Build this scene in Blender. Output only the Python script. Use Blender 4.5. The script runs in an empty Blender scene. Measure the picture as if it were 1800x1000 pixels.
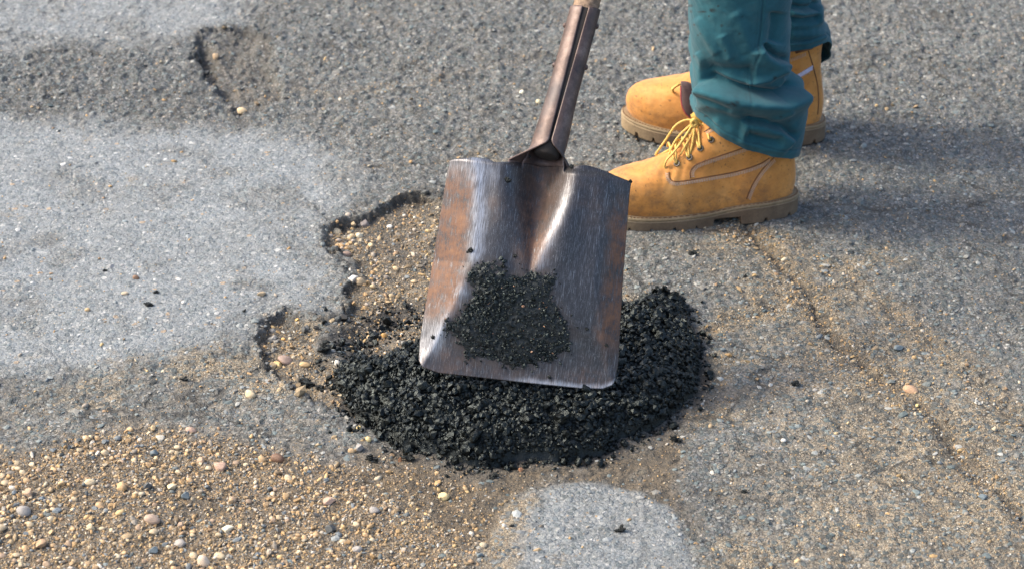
import bpy, bmesh, math, random
import numpy as np
from mathutils import Vector, Matrix
from mathutils.bvhtree import BVHTree

random.seed(7)
RNG = np.random.default_rng(11)
scene = bpy.context.scene
COL = scene.collection

# ------------------------------------------------------------------ camera
CAM_Y, CAM_Z, PITCH, FPX = -3.291, 1.9, math.radians(30), 4250.0
cam_data = bpy.data.cameras.new('camera')
cam = bpy.data.objects.new('camera', cam_data)
COL.objects.link(cam)
cam.location = (0, CAM_Y, CAM_Z)
cam.rotation_euler = (math.radians(60), 0, 0)
cam_data.sensor_width = 36
cam_data.lens = 85
cam_data.clip_start = 0.05
cam_data.clip_end = 500
cam_data.dof.use_dof = True
cam_data.dof.focus_distance = 3.52
cam_data.dof.aperture_fstop = 7.1
scene.camera = cam

# ------------------------------------------------------------------ sky, sun, exposure
SUN_EL, SUN_AZ = math.radians(43), math.radians(-84)      # sun on the left
world = bpy.data.worlds.new("World")
scene.world = world
world.use_nodes = True
wn = world.node_tree.nodes
bg = wn['Background']
sky = wn.new('ShaderNodeTexSky')
sky.sky_type = 'NISHITA'
sky.sun_disc = False
sky.sun_elevation = SUN_EL
sky.sun_rotation = SUN_AZ
sky.dust_density = 4.5
sky.ozone_density = 0.35
sky.air_density = 1.0
world.node_tree.links.new(sky.outputs[0], bg.inputs[0])
bg.inputs[1].default_value = 0.15
sun_data = bpy.data.lights.new('sun', 'SUN')
sun_data.energy = 1.3
sun_data.angle = math.radians(11)
sun_data.color = (1.0, 0.94, 0.80)
sun = bpy.data.objects.new('sun', sun_data)
COL.objects.link(sun)
sdir = Vector((math.sin(SUN_AZ) * math.cos(SUN_EL), math.cos(SUN_AZ) * math.cos(SUN_EL), math.sin(SUN_EL)))
sun.rotation_euler = (-sdir).to_track_quat('-Z', 'Y').to_euler()
sun.location = sdir * 10
scene.view_settings.view_transform = 'Standard'
scene.view_settings.look = 'None'
scene.view_settings.exposure = 1.34
scene.view_settings.gamma = 1.0

# ------------------------------------------------------------------ helpers
C30, S30 = math.cos(PITCH), math.sin(PITCH)

def ray(px, py):
    u = (px - 900) / FPX; v = (500 - py) / FPX
    return Vector((u, C30 + v * S30, -S30 + v * C30))

def P(px, py, h=0.0):                    # where the photograph's ray meets height h
    r = ray(px, py); t = (h - CAM_Z) / r.z
    return Vector((r.x * t, CAM_Y + r.y * t, h))

def Q(px, py, y):                        # where it meets the upright plane at depth y
    r = ray(px, py); t = (y - CAM_Y) / r.y
    return Vector((r.x * t, y, CAM_Z + r.z * t))

def sm(a, b, x):
    t = np.clip((x - a) / (b - a), 0, 1); return t * t * (3 - 2 * t)

_tabs = {}
def vnoise(x, y, seed=0):
    if seed not in _tabs: _tabs[seed] = np.random.default_rng(1000 + seed).random((256, 256))
    T = _tabs[seed]
    xi = np.floor(x).astype(np.int64); yi = np.floor(y).astype(np.int64)
    fx = x - xi; fy = y - yi
    fx = fx * fx * (3 - 2 * fx); fy = fy * fy * (3 - 2 * fy)
    a = T[xi & 255, yi & 255]; b = T[(xi + 1) & 255, yi & 255]
    c = T[xi & 255, (yi + 1) & 255]; d = T[(xi + 1) & 255, (yi + 1) & 255]
    return (a * (1 - fx) + b * fx) * (1 - fy) + (c * (1 - fx) + d * fx) * fy

def fbm(x, y, f, seed=0, octv=4, gain=0.5):
    s = np.zeros_like(x); a = 1.0; tot = 0
    for k in range(octv):
        ca, sa = math.cos(0.7 * k + seed), math.sin(0.7 * k + seed)
        s += a * (vnoise((x * ca - y * sa) * f + 17.3 * k, (x * sa + y * ca) * f + 5.1 * k, seed + k) - 0.5)
        tot += a; a *= gain; f *= 2.03
    return s / tot * 2

def sdf(x, y, poly):                     # signed distance to a closed polygon, negative inside
    d = np.full(x.shape, 1e9); s = np.ones(x.shape)
    n = len(poly)
    for i in range(n):
        ax, ay = poly[i]; bx, by = poly[(i - 1) % n]
        ex, ey = bx - ax, by - ay
        wx, wy = x - ax, y - ay
        t = np.clip((wx * ex + wy * ey) / (ex * ex + ey * ey + 1e-12), 0, 1)
        dx, dy = wx - ex * t, wy - ey * t
        d = np.minimum(d, dx * dx + dy * dy)
        c1 = y >= ay; c2 = y < by; c3 = ex * wy > ey * wx
        flip = (c1 & c2 & c3) | (~c1 & ~c2 & ~c3)
        s = np.where(flip, -s, s)
    return s * np.sqrt(d)

def dline(x, y, pts):                    # distance to an open polyline
    d = np.full(x.shape, 1e9)
    for (ax, ay), (bx, by) in zip(pts[:-1], pts[1:]):
        ex, ey = bx - ax, by - ay
        wx, wy = x - ax, y - ay
        t = np.clip((wx * ex + wy * ey) / (ex * ex + ey * ey + 1e-12), 0, 1)
        d = np.minimum(d, (wx - ex * t) ** 2 + (wy - ey * t) ** 2)
    return np.sqrt(d)

def G(*pts, h=0.0):                      # photo pixels -> ground plan
    return [tuple(P(a, b, h))[:2] for a, b in pts]

def new_mesh(name, co, faces, mat=None, smooth=True, parent=None, cols=None, link=True, attrs=None):
    me = bpy.data.meshes.new(name)
    co = np.asarray(co, dtype=np.float32)
    faces = np.asarray(faces, dtype=np.int32)
    nf, k = faces.shape
    me.vertices.add(len(co)); me.vertices.foreach_set('co', co.ravel())
    me.loops.add(nf * k); me.loops.foreach_set('vertex_index', faces.ravel())
    me.polygons.add(nf)
    me.polygons.foreach_set('loop_start', np.arange(0, nf * k, k, dtype=np.int32))
    me.polygons.foreach_set('loop_total', np.full(nf, k, dtype=np.int32))
    me.polygons.foreach_set('use_smooth', np.full(nf, smooth, dtype=bool))
    me.update(calc_edges=True)
    allc = dict(attrs or {})
    if cols is not None: allc['col'] = cols
    for an, av in allc.items():
        a = me.attributes.new(an, 'FLOAT_COLOR', 'POINT')
        c4 = np.ones((len(co), 4), dtype=np.float32); c4[:, :av.shape[1]] = av
        a.data.foreach_set('color', c4.ravel())
    if mat: me.materials.append(mat)
    if not link: return me
    o = bpy.data.objects.new(name, me); COL.objects.link(o)
    if parent: o.parent = parent
    return o

def grid_faces(nr, nc, wrap=False):
    r = np.arange(nr - 1)[:, None]; m = nc if wrap else nc - 1
    c = np.arange(m)[None, :]
    c2 = (c + 1) % nc
    a = r * nc + c; b = r * nc + c2; d = (r + 1) * nc + c; e = (r + 1) * nc + c2
    return np.stack([a, b, e, d], -1).reshape(-1, 4)

def tag(o, label=None, cat=None, group=None, kind=None):
    if label: o['label'] = label
    if cat: o['category'] = cat
    if group: o['group'] = group
    if kind: o['kind'] = kind
    return o

def empty(name, loc=(0, 0, 0)):
    o = bpy.data.objects.new(name, None); COL.objects.link(o)
    o.location = loc; o.empty_display_size = 0.1
    return o

class Bag:                               # collects tubes, boxes and rings into one mesh
    def __init__(s): s.v = []; s.f = []
    def add(s, verts, faces):
        n = len(s.v); s.v += [tuple(v) for v in verts]; s.f += [tuple(i + n for i in f) for f in faces]
    def tube(s, pts, r, seg=8, cap=True):
        pts = [Vector(p) for p in pts]; n = len(pts)
        rr = r if isinstance(r, (list, tuple)) else [r] * n
        t0 = (pts[1] - pts[0]).normalized()
        up = Vector((0, 0, 1)) if abs(t0.z) < 0.9 else Vector((0, 1, 0))
        a = t0.cross(up).normalized(); vs = []; fs = []
        for i, p in enumerate(pts):
            t = (pts[min(i + 1, n - 1)] - pts[max(i - 1, 0)]).normalized()
            a = (a - t * a.dot(t)).normalized(); b = t.cross(a)
            for k in range(seg):
                q = 2 * math.pi * k / seg
                vs.append(p + (a * math.cos(q) + b * math.sin(q)) * rr[i])
        for i in range(n - 1):
            for k in range(seg):
                k2 = (k + 1) % seg
                fs.append((i * seg + k, i * seg + k2, (i + 1) * seg + k2, (i + 1) * seg + k))
        if cap:
            fs.append(tuple(range(seg))[::-1]); fs.append(tuple((n - 1) * seg + k for k in range(seg)))
        s.add(vs, fs)
    def box(s, c, ax, ay, az):           # half-axis vectors
        c = Vector(c); vs = [c + ax * i + ay * j + az * k for i in (-1, 1) for j in (-1, 1) for k in (-1, 1)]
        s.add(vs, [(0, 1, 3, 2), (4, 6, 7, 5), (0, 4, 5, 1), (2, 3, 7, 6), (0, 2, 6, 4), (1, 5, 7, 3)])
    def build(s, name, mat, parent=None, smooth=True):
        me = bpy.data.meshes.new(name); me.from_pydata(s.v, [], s.f)
        me.polygons.foreach_set('use_smooth', [smooth] * len(me.polygons)); me.update()
        me.materials.append(mat)
        o = bpy.data.objects.new(name, me); COL.objects.link(o)
        if parent: o.parent = parent
        return o

def catmull(pts, n=8):
    pts = [Vector(p) for p in pts]; out = []
    q = [pts[0] * 2 - pts[1]] + pts + [pts[-1] * 2 - pts[-2]]
    for i in range(1, len(q) - 2):
        for k in range(n):
            t = k / n; a, b, c, d = q[i - 1], q[i], q[i + 1], q[i + 2]
            out.append(0.5 * ((2 * b) + (c - a) * t + (2 * a - 5 * b + 4 * c - d) * t * t + (3 * b - a - 3 * c + d) * t ** 3))
    out.append(pts[-1]); return out

def ico(sub):
    bm = bmesh.new(); bmesh.ops.create_icosphere(bm, subdivisions=sub, radius=1.0)
    v = np.array([x.co[:] for x in bm.verts]); f = np.array([[l.index for l in x.verts] for x in bm.faces]); bm.free()
    return v, f
ICO1, ICO2, ICO3 = ico(1), ico(2), ico(3)
OCT = (np.array([[1, 0, 0], [-1, 0, 0], [0, 1, 0], [0, -1, 0], [0, 0, 1], [0, 0, -1]], float),
       np.array([[0, 2, 4], [2, 1, 4], [1, 3, 4], [3, 0, 4], [2, 0, 5], [1, 2, 5], [3, 1, 5], [0, 3, 5]]))

def stones(name, pos, siz, cols, tmpl=ICO1, jit=0.2, tilt=0.35, smooth=True, mat=None, parent=None, rng=RNG):
    """many stones as one mesh: pos (N,3), siz (N,3) radii, cols (N,3)"""
    tv, tf = tmpl; N = len(pos); K = len(tv)
    v = tv[None] * (1 + jit * (rng.random((N, K, 1)) * 2 - 1))
    v = v * siz[:, None, :]
    rx, ry = rng.normal(0, tilt, N), rng.normal(0, tilt, N); rz = rng.random(N) * 2 * np.pi
    def rot(v, a, i, j):
        c, s = np.cos(a)[:, None], np.sin(a)[:, None]
        vi, vj = v[:, :, i].copy(), v[:, :, j].copy()
        v[:, :, i] = vi * c - vj * s; v[:, :, j] = vi * s + vj * c
    rot(v, rx, 1, 2); rot(v, ry, 0, 2); rot(v, rz, 0, 1)
    v += pos[:, None, :]
    f = tf[None] + (np.arange(N) * K)[:, None, None]
    c = np.repeat(cols, K, axis=0)
    return new_mesh(name, v.reshape(-1, 3), f.reshape(-1, 3), mat, smooth, parent, cols=c)

# ------------------------------------------------------------------ materials
class M:
    def __init__(s, name):
        s.m = bpy.data.materials.new(name); s.m.use_nodes = True
        s.t = s.m.node_tree; s.b = s.t.nodes['Principled BSDF']; s.tc = s.t.nodes.new('ShaderNodeTexCoord')
    def n(s, typ, **kw):
        x = s.t.nodes.new(typ)
        for k, v in kw.items():
            if k.startswith('i_'):
                key = k[2:]; x.inputs[int(key) if key.isdigit() else key].default_value = v
            else: setattr(x, k, v)
        return x
    def l(s, a, b): s.t.links.new(a, b)
    def coord(s, scale=(1, 1, 1), obj=True):
        mp = s.n('ShaderNodeMapping'); mp.inputs['Scale'].default_value = scale
        s.l(s.tc.outputs['Object'], mp.inputs[0]); return mp.outputs[0]
    def noise(s, scale, det=4, rough=0.55, vec=None, out='Fac'):
        x = s.n('ShaderNodeTexNoise'); x.inputs['Scale'].default_value = scale
        x.inputs['Detail'].default_value = det; x.inputs['Roughness'].default_value = rough
        s.l(vec or s.tc.outputs['Object'], x.inputs['Vector']); return x.outputs[out]
    def vor(s, scale, vec=None, feature='F1'):
        x = s.n('ShaderNodeTexVoronoi', feature=feature); x.inputs['Scale'].default_value = scale
        s.l(vec or s.tc.outputs['Object'], x.inputs['Vector']); return x
    def ramp(s, fac, *stops, interp='LINEAR'):
        r = s.n('ShaderNodeValToRGB'); e = r.color_ramp; e.interpolation = interp
        while len(e.elements) < len(stops): e.elements.new(0.5)
        for q, (p, c) in zip(e.elements, stops):
            q.position = p; q.color = (*c, 1) if isinstance(c, tuple) else (c, c, c, 1)
        s.l(fac, r.inputs[0]); return r.outputs[0]
    def math(s, op, a, b=None, c=None, clamp=False):
        x = s.n('ShaderNodeMath', operation=op); x.use_clamp = clamp
        for i, q in enumerate((a, b, c)):
            if q is None: continue
            if isinstance(q, (int, float)): x.inputs[i].default_value = q
            else: s.l(q, x.inputs[i])
        return x.outputs[0]
    def mix(s, fac, a, b, mode='MIX'):
        x = s.n('ShaderNodeMix', data_type='RGBA', blend_type=mode)
        for i, q in ((0, fac), (6, a), (7, b)):
            if isinstance(q, (int, float)): x.inputs[i].default_value = q if i == 0 else (q, q, q, 1)
            elif isinstance(q, tuple): x.inputs[i].default_value = (*q, 1)
            else: s.l(q, x.inputs[i])
        return x.outputs[2]
    def attr(s, name): return s.n('ShaderNodeAttribute', attribute_name=name)
    def sep(s, c):
        x = s.n('ShaderNodeSeparateColor'); s.l(c, x.inputs[0]); return x.outputs
    def bump(s, h, strength=0.5, dist=0.001, nrm=None):
        x = s.n('ShaderNodeBump'); x.inputs['Strength'].default_value = strength; x.inputs['Distance'].default_value = dist
        s.l(h, x.inputs['Height'])
        if nrm: s.l(nrm, x.inputs['Normal'])
        s.l(x.outputs[0], s.b.inputs['Normal']); return x.outputs[0]
    def base(s, c):
        if isinstance(c, tuple): s.b.inputs['Base Color'].default_value = (*c, 1)
        else: s.l(c, s.b.inputs['Base Color'])
    def set(s, **kw):
        for k, v in kw.items():
            k = k.replace('_', ' ')
            if isinstance(v, (int, float)): s.b.inputs[k].default_value = v
            else: s.l(v, s.b.inputs[k])

def mat_road():
    m = M('worn_asphalt')
    A = m.sep(m.attr('mask_a').outputs['Color']); B = m.sep(m.attr('mask_b').outputs['Color'])
    light, sand, dark = A[0], A[1], A[2]
    gravel, brown, hole = B[0], B[1], B[2]
    # matrix
    n1 = m.noise(35, 5, 0.65); n2 = m.noise(400, 3, 0.6); n3 = m.noise(6, 4, 0.6)
    grey = m.mix(n1, (0.105, 0.105, 0.095), (0.20, 0.197, 0.178))
    grey = m.mix(dark, grey, (0.068, 0.073, 0.073))
    lite = m.mix(n1, (0.18, 0.195, 0.20), (0.26, 0.278, 0.285))
    base = m.mix(light, grey, lite)
    # coarse aggregate
    wv = m.n('ShaderNodeVectorMath', operation='MULTIPLY_ADD'); m.l(m.noise(60, 2, 0.5, out='Color'), wv.inputs[0])
    wv.inputs[1].default_value = (0.006, 0.006, 0.006); m.l(m.tc.outputs['Object'], wv.inputs[2])
    V = []
    for sc, thr, sz in ((105, 0.35, 0.52), (190, 0.25, 0.55), (330, 0.2, 0.6)):
        v = m.vor(sc, wv.outputs[0]); cs = m.sep(v.outputs['Color'])
        pres = m.math('GREATER_THAN', cs[0], thr)
        edge = m.ramp(v.outputs['Distance'], (sz - 0.09, 1.0), (sz, 0.0))
        V.append((m.math('MULTIPLY', edge, pres), cs, v.outputs['Distance']))
    pal = lambda f: m.ramp(f, (0.0, (0.075, 0.085, 0.088)), (0.22, (0.15, 0.165, 0.17)), (0.45, (0.23, 0.225, 0.215)), (0.68, (0.18, 0.205, 0.215)), (0.82, (0.30, 0.295, 0.285)), (0.93, (0.46, 0.44, 0.41)), (0.97, (0.42, 0.3, 0.18)), interp='CONSTANT')
    pall = lambda f: m.ramp(f, (0.0, (0.13, 0.155, 0.165)), (0.25, (0.21, 0.235, 0.25)), (0.5, (0.27, 0.285, 0.285)), (0.72, (0.18, 0.21, 0.225)), (0.88, (0.36, 0.37, 0.365)), (0.975, (0.55, 0.55, 0.53)), (0.985, (0.4, 0.3, 0.2)), interp='CONSTANT')
    base = m.mix(m.math('MULTIPLY', V[2][0], 0.75), base, m.mix(light, pal(V[2][1][1]), pall(V[2][1][1])))
    base = m.mix(m.math('MULTIPLY', V[1][0], 0.85), base, m.mix(light, pal(V[1][1][1]), pall(V[1][1][1])))
    # sand lying in the joints between the stones
    sg = m.vor(800); sgc = m.sep(sg.outputs['Color'])
    sandc = m.ramp(sgc[0], (0.0, (0.11, 0.09, 0.062)), (0.22, (0.25, 0.215, 0.155)), (0.5, (0.35, 0.295, 0.21)), (0.72, (0.38, 0.30, 0.19)), (0.86, (0.54, 0.49, 0.40)), (0.95, (0.36, 0.21, 0.10)), interp='CONSTANT')
    sf = m.math('MULTIPLY', m.ramp(m.math('ADD', m.noise(22, 6, 0.72), m.math('MULTIPLY', m.math('SUBTRACT', sand, 0.5), 0.7)), (0.40, 0.0), (0.62, 1.0)), m.math('ADD', 0.3, m.math('MULTIPLY', sand, 0.7)), clamp=True)
    base = m.mix(sf, base, sandc)
    slate = m.ramp(V[0][1][1], (0.0, (0.075, 0.095, 0.095)), (0.3, (0.115, 0.14, 0.14)), (0.6, (0.16, 0.18, 0.175)), (0.85, (0.22, 0.225, 0.21)), interp='CONSTANT')
    base = m.mix(m.math('MULTIPLY', V[0][0], 0.9), base, m.mix(light, slate, pall(V[0][1][1])))
    ck = m.vor(8, None, 'DISTANCE_TO_EDGE')
    cw = m.n('ShaderNodeVectorMath', operation='MULTIPLY_ADD'); m.l(m.noise(28, 6, 0.7, out='Color'), cw.inputs[0])
    cw.inputs[1].default_value = (0.05, 0.05, 0.0); m.l(m.tc.outputs['Object'], cw.inputs[2]); m.l(cw.outputs[0], ck.inputs['Vector'])
    crack = m.math('MULTIPLY', m.ramp(ck.outputs['Distance'], (0.004, 1.0), (0.022, 0.0)), m.math('MULTIPLY', m.ramp(m.noise(7, 3, 0.6), (0.5, 0.0), (0.58, 0.8)), m.math('SUBTRACT', 1.0, m.math('MULTIPLY', light, 0.8))))
    base = m.mix(crack, base, (0.045, 0.042, 0.036))
    # gravel bed and brown soil
    gv = m.vor(420); gc = m.sep(gv.outputs['Color'])
    gcol = m.ramp(gc[0], (0.0, (0.12, 0.09, 0.055)), (0.22, (0.28, 0.21, 0.13)), (0.45, (0.42, 0.29, 0.15)), (0.6, (0.5, 0.4, 0.27)), (0.75, (0.18, 0.19, 0.19)), (0.84, (0.38, 0.24, 0.11)), (0.93, (0.6, 0.52, 0.4)), interp='CONSTANT')
    gcol = m.mix(m.ramp(gv.outputs['Distance'], (0.3, 0.0), (0.62, 0.7)), gcol, (0.14, 0.10, 0.06))
    gcol = m.mix(m.ramp(m.noise(18, 5, 0.7), (0.45, 0.0), (0.7, 0.7)), gcol, (0.13, 0.098, 0.062))
    base = m.mix(m.math('MULTIPLY', gravel, 0.93), base, gcol)
    bcol = m.mix(m.noise(160, 4, 0.7), (0.06, 0.045, 0.029), (0.20, 0.15, 0.092))
    base = m.mix(m.math('MULTIPLY', brown, 0.9), base, bcol)
    base = m.mix(m.math('MULTIPLY', hole, 0.9), base, m.mix(n1, (0.028, 0.027, 0.026), (0.08, 0.075, 0.07)))  # dark stain together with the painted rim shade
    base = m.mix(m.ramp(n3, (0.35, 0.18), (0.6, 0.0)), base, (0.085, 0.085, 0.08))
    pit_shade = m.vor(150, wv.outputs[0], 'DISTANCE_TO_EDGE')  # shade in the gaps between stones, painted into the colour
    pf = m.math('MULTIPLY', m.ramp(pit_shade.outputs['Distance'], (0.03, 1.0), (0.18, 0.0)), m.ramp(m.noise(45, 4, 0.7), (0.38, 0.0), (0.56, 0.85)))
    base = m.mix(m.math('MULTIPLY', pf, m.math('SUBTRACT', 1.0, m.math('MULTIPLY', light, 0.6))), base, (0.05, 0.048, 0.042))
    base = m.mix(m.math('MULTIPLY', m.ramp(m.noise(11, 7, 0.72), (0.50, 0.0), (0.66, 0.5)), m.math('SUBTRACT', 1.0, m.math('MULTIPLY', light, 0.75))), base, (0.085, 0.078, 0.066))
    m.base(base)
    m.set(Roughness=m.ramp(m.math('ADD', V[0][0], light), (0.0, 0.85), (1.0, 0.62)))
    m.b.inputs['Specular IOR Level'].default_value = 0.45
    h = m.math('ADD', m.math('MULTIPLY', V[0][0], 0.6), m.math('MULTIPLY', V[1][0], 0.45))
    h = m.math('ADD', h, m.math('MULTIPLY', V[2][0], 0.25))
    h = m.math('ADD', h, m.math('MULTIPLY', m.noise(900, 3, 0.7), 0.35))
    h = m.math('ADD', h, m.math('MULTIPLY', m.math('SUBTRACT', 1.0, sg.outputs['Distance']), m.math('MULTIPLY', m.math('MAXIMUM', sand, gravel), 0.4)))
    h = m.math('SUBTRACT', h, m.math('MULTIPLY', crack, 0.9)); h = m.math('MULTIPLY', h, m.math('SUBTRACT', 1.0, m.math('MULTIPLY', light, 0.3)))
    m.bump(h, 1.0, 0.0030)
    return m.m

def mat_stone(name, rough=0.7, bumpd=0.0006, spec=0.4):
    m = M(name); c = m.attr('col').outputs['Color']
    n = m.noise(700, 4, 0.7)
    m.base(m.mix(0.6, c, m.ramp(n, (0.3, 0.45), (0.7, 1.35)), 'MULTIPLY'))
    m.set(Roughness=rough); m.b.inputs['Specular IOR Level'].default_value = spec
    m.bump(n, 0.7, bumpd); return m.m

def mat_pebble():
    m = M('pebble_stone'); oi = m.n('ShaderNodeObjectInfo')
    n = m.noise(420, 5, 0.7); n2 = m.noise(90, 3, 0.6)
    c = m.mix(0.7, oi.outputs['Color'], m.ramp(n, (0.3, 0.55), (0.7, 1.25)), 'MULTIPLY')
    c = m.mix(m.ramp(n2, (0.5, 0.0), (0.75, 0.45)), c, (0.2, 0.15, 0.1))
    m.base(c); m.set(Roughness=0.6); m.bump(n, 0.6, 0.0007); return m.m

def mat_bitumen():
    m = M('fresh_bitumen')
    c = m.attr('col').outputs['Color']; n = m.noise(500, 4, 0.65); n2 = m.noise(150, 3, 0.5)
    m.base(m.mix(0.5, c, m.ramp(n, (0.3, 0.5), (0.7, 1.3)), 'MULTIPLY'))
    m.set(Roughness=m.ramp(n2, (0.3, 0.14), (0.7, 0.42)))
    m.b.inputs['Specular IOR Level'].default_value = 0.34
    m.b.inputs['Specular Tint'].default_value = (0.86, 1.0, 1.0, 1)
    m.bump(n, 0.8, 0.0012); return m.m

def mat_steel():
    m = M('worn_shovel_steel')
    a = m.sep(m.attr('wear').outputs['Color'])          # r rust, g polish and painted highlights, b grime
    st = m.coord((900, 55, 200)); s1 = m.noise(1.0, 5, 0.7, st)
    st2 = m.coord((1800, 160, 400)); s2 = m.noise(1.0, 3, 0.7, st2)
    mp = m.n('ShaderNodeMapping'); mp.inputs['Rotation'].default_value = (0, 0, 0.45); mp.inputs['Scale'].default_value = (1500, 30, 100)
    m.l(m.tc.outputs['Object'], mp.inputs[0]); s3 = m.noise(1.0, 2, 0.6, mp.outputs[0])
    scr = m.ramp(s1, (0.52, 0.0), (0.68, 1.0)); scr2 = m.ramp(s2, (0.6, 0.0), (0.7, 1.0)); scr3 = m.ramp(s3, (0.66, 0.0), (0.71, 1.0))
    big = m.noise(14, 5, 0.65)
    c = m.mix(big, (0.034, 0.036, 0.042), (0.08, 0.076, 0.078))
    c = m.mix(m.math('MULTIPLY', scr, 0.38), c, (0.27, 0.28, 0.30))
    c = m.mix(m.math('MULTIPLY', scr2, 0.5), c, (0.5, 0.51, 0.53))
    c = m.mix(m.math('MULTIPLY', scr3, 0.6), c, (0.5, 0.51, 0.53))
    c = m.mix(m.math('MULTIPLY', a[1], m.ramp(s1, (0.36, 0.1), (0.58, 1.0))), c, (0.42, 0.44, 0.48))
    rn = m.noise(40, 6, 0.75); rs = m.noise(1.0, 5, 0.7, m.coord((380, 70, 200)))
    rf = m.math('MULTIPLY', a[0], m.ramp(m.math('ADD', m.math('MULTIPLY', rn, 0.5), m.math('MULTIPLY', rs, 0.5)), (0.4, 0.0), (0.52, 1.0)))
    rc = m.ramp(rn, (0.35, (0.075, 0.035, 0.022)), (0.55, (0.15, 0.068, 0.033)), (0.72, (0.22, 0.10, 0.04)))
    c = m.mix(m.math('MULTIPLY', rf, 0.85), c, rc)
    gr = m.math('MULTIPLY', a[2], m.ramp(m.noise(70, 5, 0.7), (0.35, 0.2), (0.6, 1.0)))
    c = m.mix(gr, c, (0.05, 0.035, 0.028))
    m.base(c)
    m.set(Metallic=m.math('SUBTRACT', 0.8, m.math('MAXIMUM', m.math('MULTIPLY', rf, 0.8), m.math('MULTIPLY', gr, 0.7)), clamp=True))
    m.set(Roughness=m.math('ADD', m.math('MULTIPLY', m.math('MAXIMUM', rf, gr), 0.28), m.ramp(s1, (0.3, 0.5), (0.7, 0.36))))
    h = m.math('ADD', m.math('MULTIPLY', s1, 0.5), m.math('ADD', m.math('MULTIPLY', rf, 0.35), m.math('MULTIPLY', s2, 0.3)))
    m.bump(h, 0.5, 0.0006); return m.m

def mat_socket():
    m = M('rusty_socket_steel')
    n = m.noise(28, 6, 0.7); n2 = m.noise(260, 4, 0.7); n3 = m.noise(9, 3, 0.5)
    c = m.ramp(n, (0.3, (0.035, 0.026, 0.027)), (0.5, (0.095, 0.062, 0.052)), (0.64, (0.16, 0.115, 0.10)), (0.78, (0.24, 0.12, 0.06)))
    c = m.mix(m.ramp(n3, (0.5, 0.0), (0.64, 0.75)), c, (0.05, 0.052, 0.06))
    m.base(m.mix(0.5, c, m.ramp(n2, (0.3, 0.6), (0.7, 1.3)), 'MULTIPLY'))
    m.set(Metallic=0.35, Roughness=m.ramp(n2, (0.3, 0.42), (0.7, 0.6))); m.bump(m.math('ADD', n2, n), 0.4, 0.0006); return m.m

def mat_wood():
    m = M('weathered_handle_wood')
    v = m.coord((160, 160, 12)); n = m.noise(1.0, 5, 0.7, v)
    m.base(m.ramp(n, (0.3, (0.07, 0.045, 0.028)), (0.5, (0.2, 0.13, 0.08)), (0.7, (0.32, 0.22, 0.14))))
    m.set(Roughness=0.7); m.bump(n, 0.5, 0.0008); return m.m

def mat_leather():
    m = M('tan_nubuck_leather')
    n = m.noise(16, 6, 0.7); n2 = m.noise(55, 5, 0.75); n3 = m.noise(900, 3, 0.6); n4 = m.noise(210, 3, 0.6)
    c = m.ramp(n, (0.32, (0.40, 0.165, 0.036)), (0.5, (0.53, 0.235, 0.055)), (0.68, (0.62, 0.31, 0.095)))
    a = m.sep(m.attr('wear').outputs['Color'])
    c = m.mix(m.math('MULTIPLY', a[0], m.ramp(n2, (0.42, 0.0), (0.66, 0.75))), c, (0.19, 0.10, 0.045))
    c = m.mix(m.ramp(n4, (0.62, 0.0), (0.70, 0.75)), c, (0.10, 0.06, 0.03))
    c = m.mix(m.math('MULTIPLY', a[1], 0.75), c, (0.13, 0.055, 0.022))
    m.base(c); m.set(Roughness=0.72); m.b.inputs['Specular IOR Level'].default_value = 0.3
    m.b.inputs['Sheen Weight'].default_value = 0.15
    m.bump(m.math('ADD', m.math('MULTIPLY', n3, 0.3), n2), 0.35, 0.0012); return m.m

def mat_cloth():
    m = M('teal_work_twill')
    tw = m.n('ShaderNodeTexWave', wave_type='BANDS', bands_direction='DIAGONAL'); tw.inputs['Scale'].default_value = 330
    tw.inputs['Distortion'].default_value = 1.0; m.l(m.coord((1, 1, 1)), tw.inputs[0])
    n = m.noise(14, 5, 0.6); n2 = m.noise(120, 4, 0.7)
    c = m.ramp(n, (0.3, (0.010, 0.064, 0.085)), (0.7, (0.018, 0.092, 0.116)))
    c = m.mix(0.35, c, m.ramp(n2, (0.3, 0.7), (0.7, 1.3)), 'MULTIPLY')
    a = m.sep(m.attr('wear').outputs['Color'])
    c = m.mix(m.math('MULTIPLY', a[0], m.ramp(n2, (0.38, 0.3), (0.55, 0.9))), c, (0.01, 0.016, 0.018))
    c = m.mix(m.math('MULTIPLY', a[1], 0.6), c, (0.006, 0.035, 0.05))
    c = m.mix(m.ramp(m.noise(40, 5, 0.75), (0.55, 0.0), (0.75, 0.3)), c, (0.06, 0.11, 0.115))
    m.base(c); m.set(Roughness=0.85); m.b.inputs['Specular IOR Level'].default_value = 0.2
    m.b.inputs['Sheen Weight'].default_value = 0.12
    m.bump(m.math('ADD', m.math('MULTIPLY', tw.outputs['Fac'], 0.25), m.math('MULTIPLY', m.noise(70, 4, 0.6), 1.0)), 0.35, 0.0012); return m.m

def mat_flat(name, col, rough=0.7, metal=0.0, var=0.3, sc=200, bd=0.0004):
    m = M(name); n = m.noise(sc, 5, 0.7)
    m.base(m.mix(var, col, m.ramp(n, (0.3, 0.3), (0.7, 1.5)), 'MULTIPLY'))
    m.set(Roughness=rough, Metallic=metal); m.bump(n, 0.5, bd); return m.m

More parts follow.
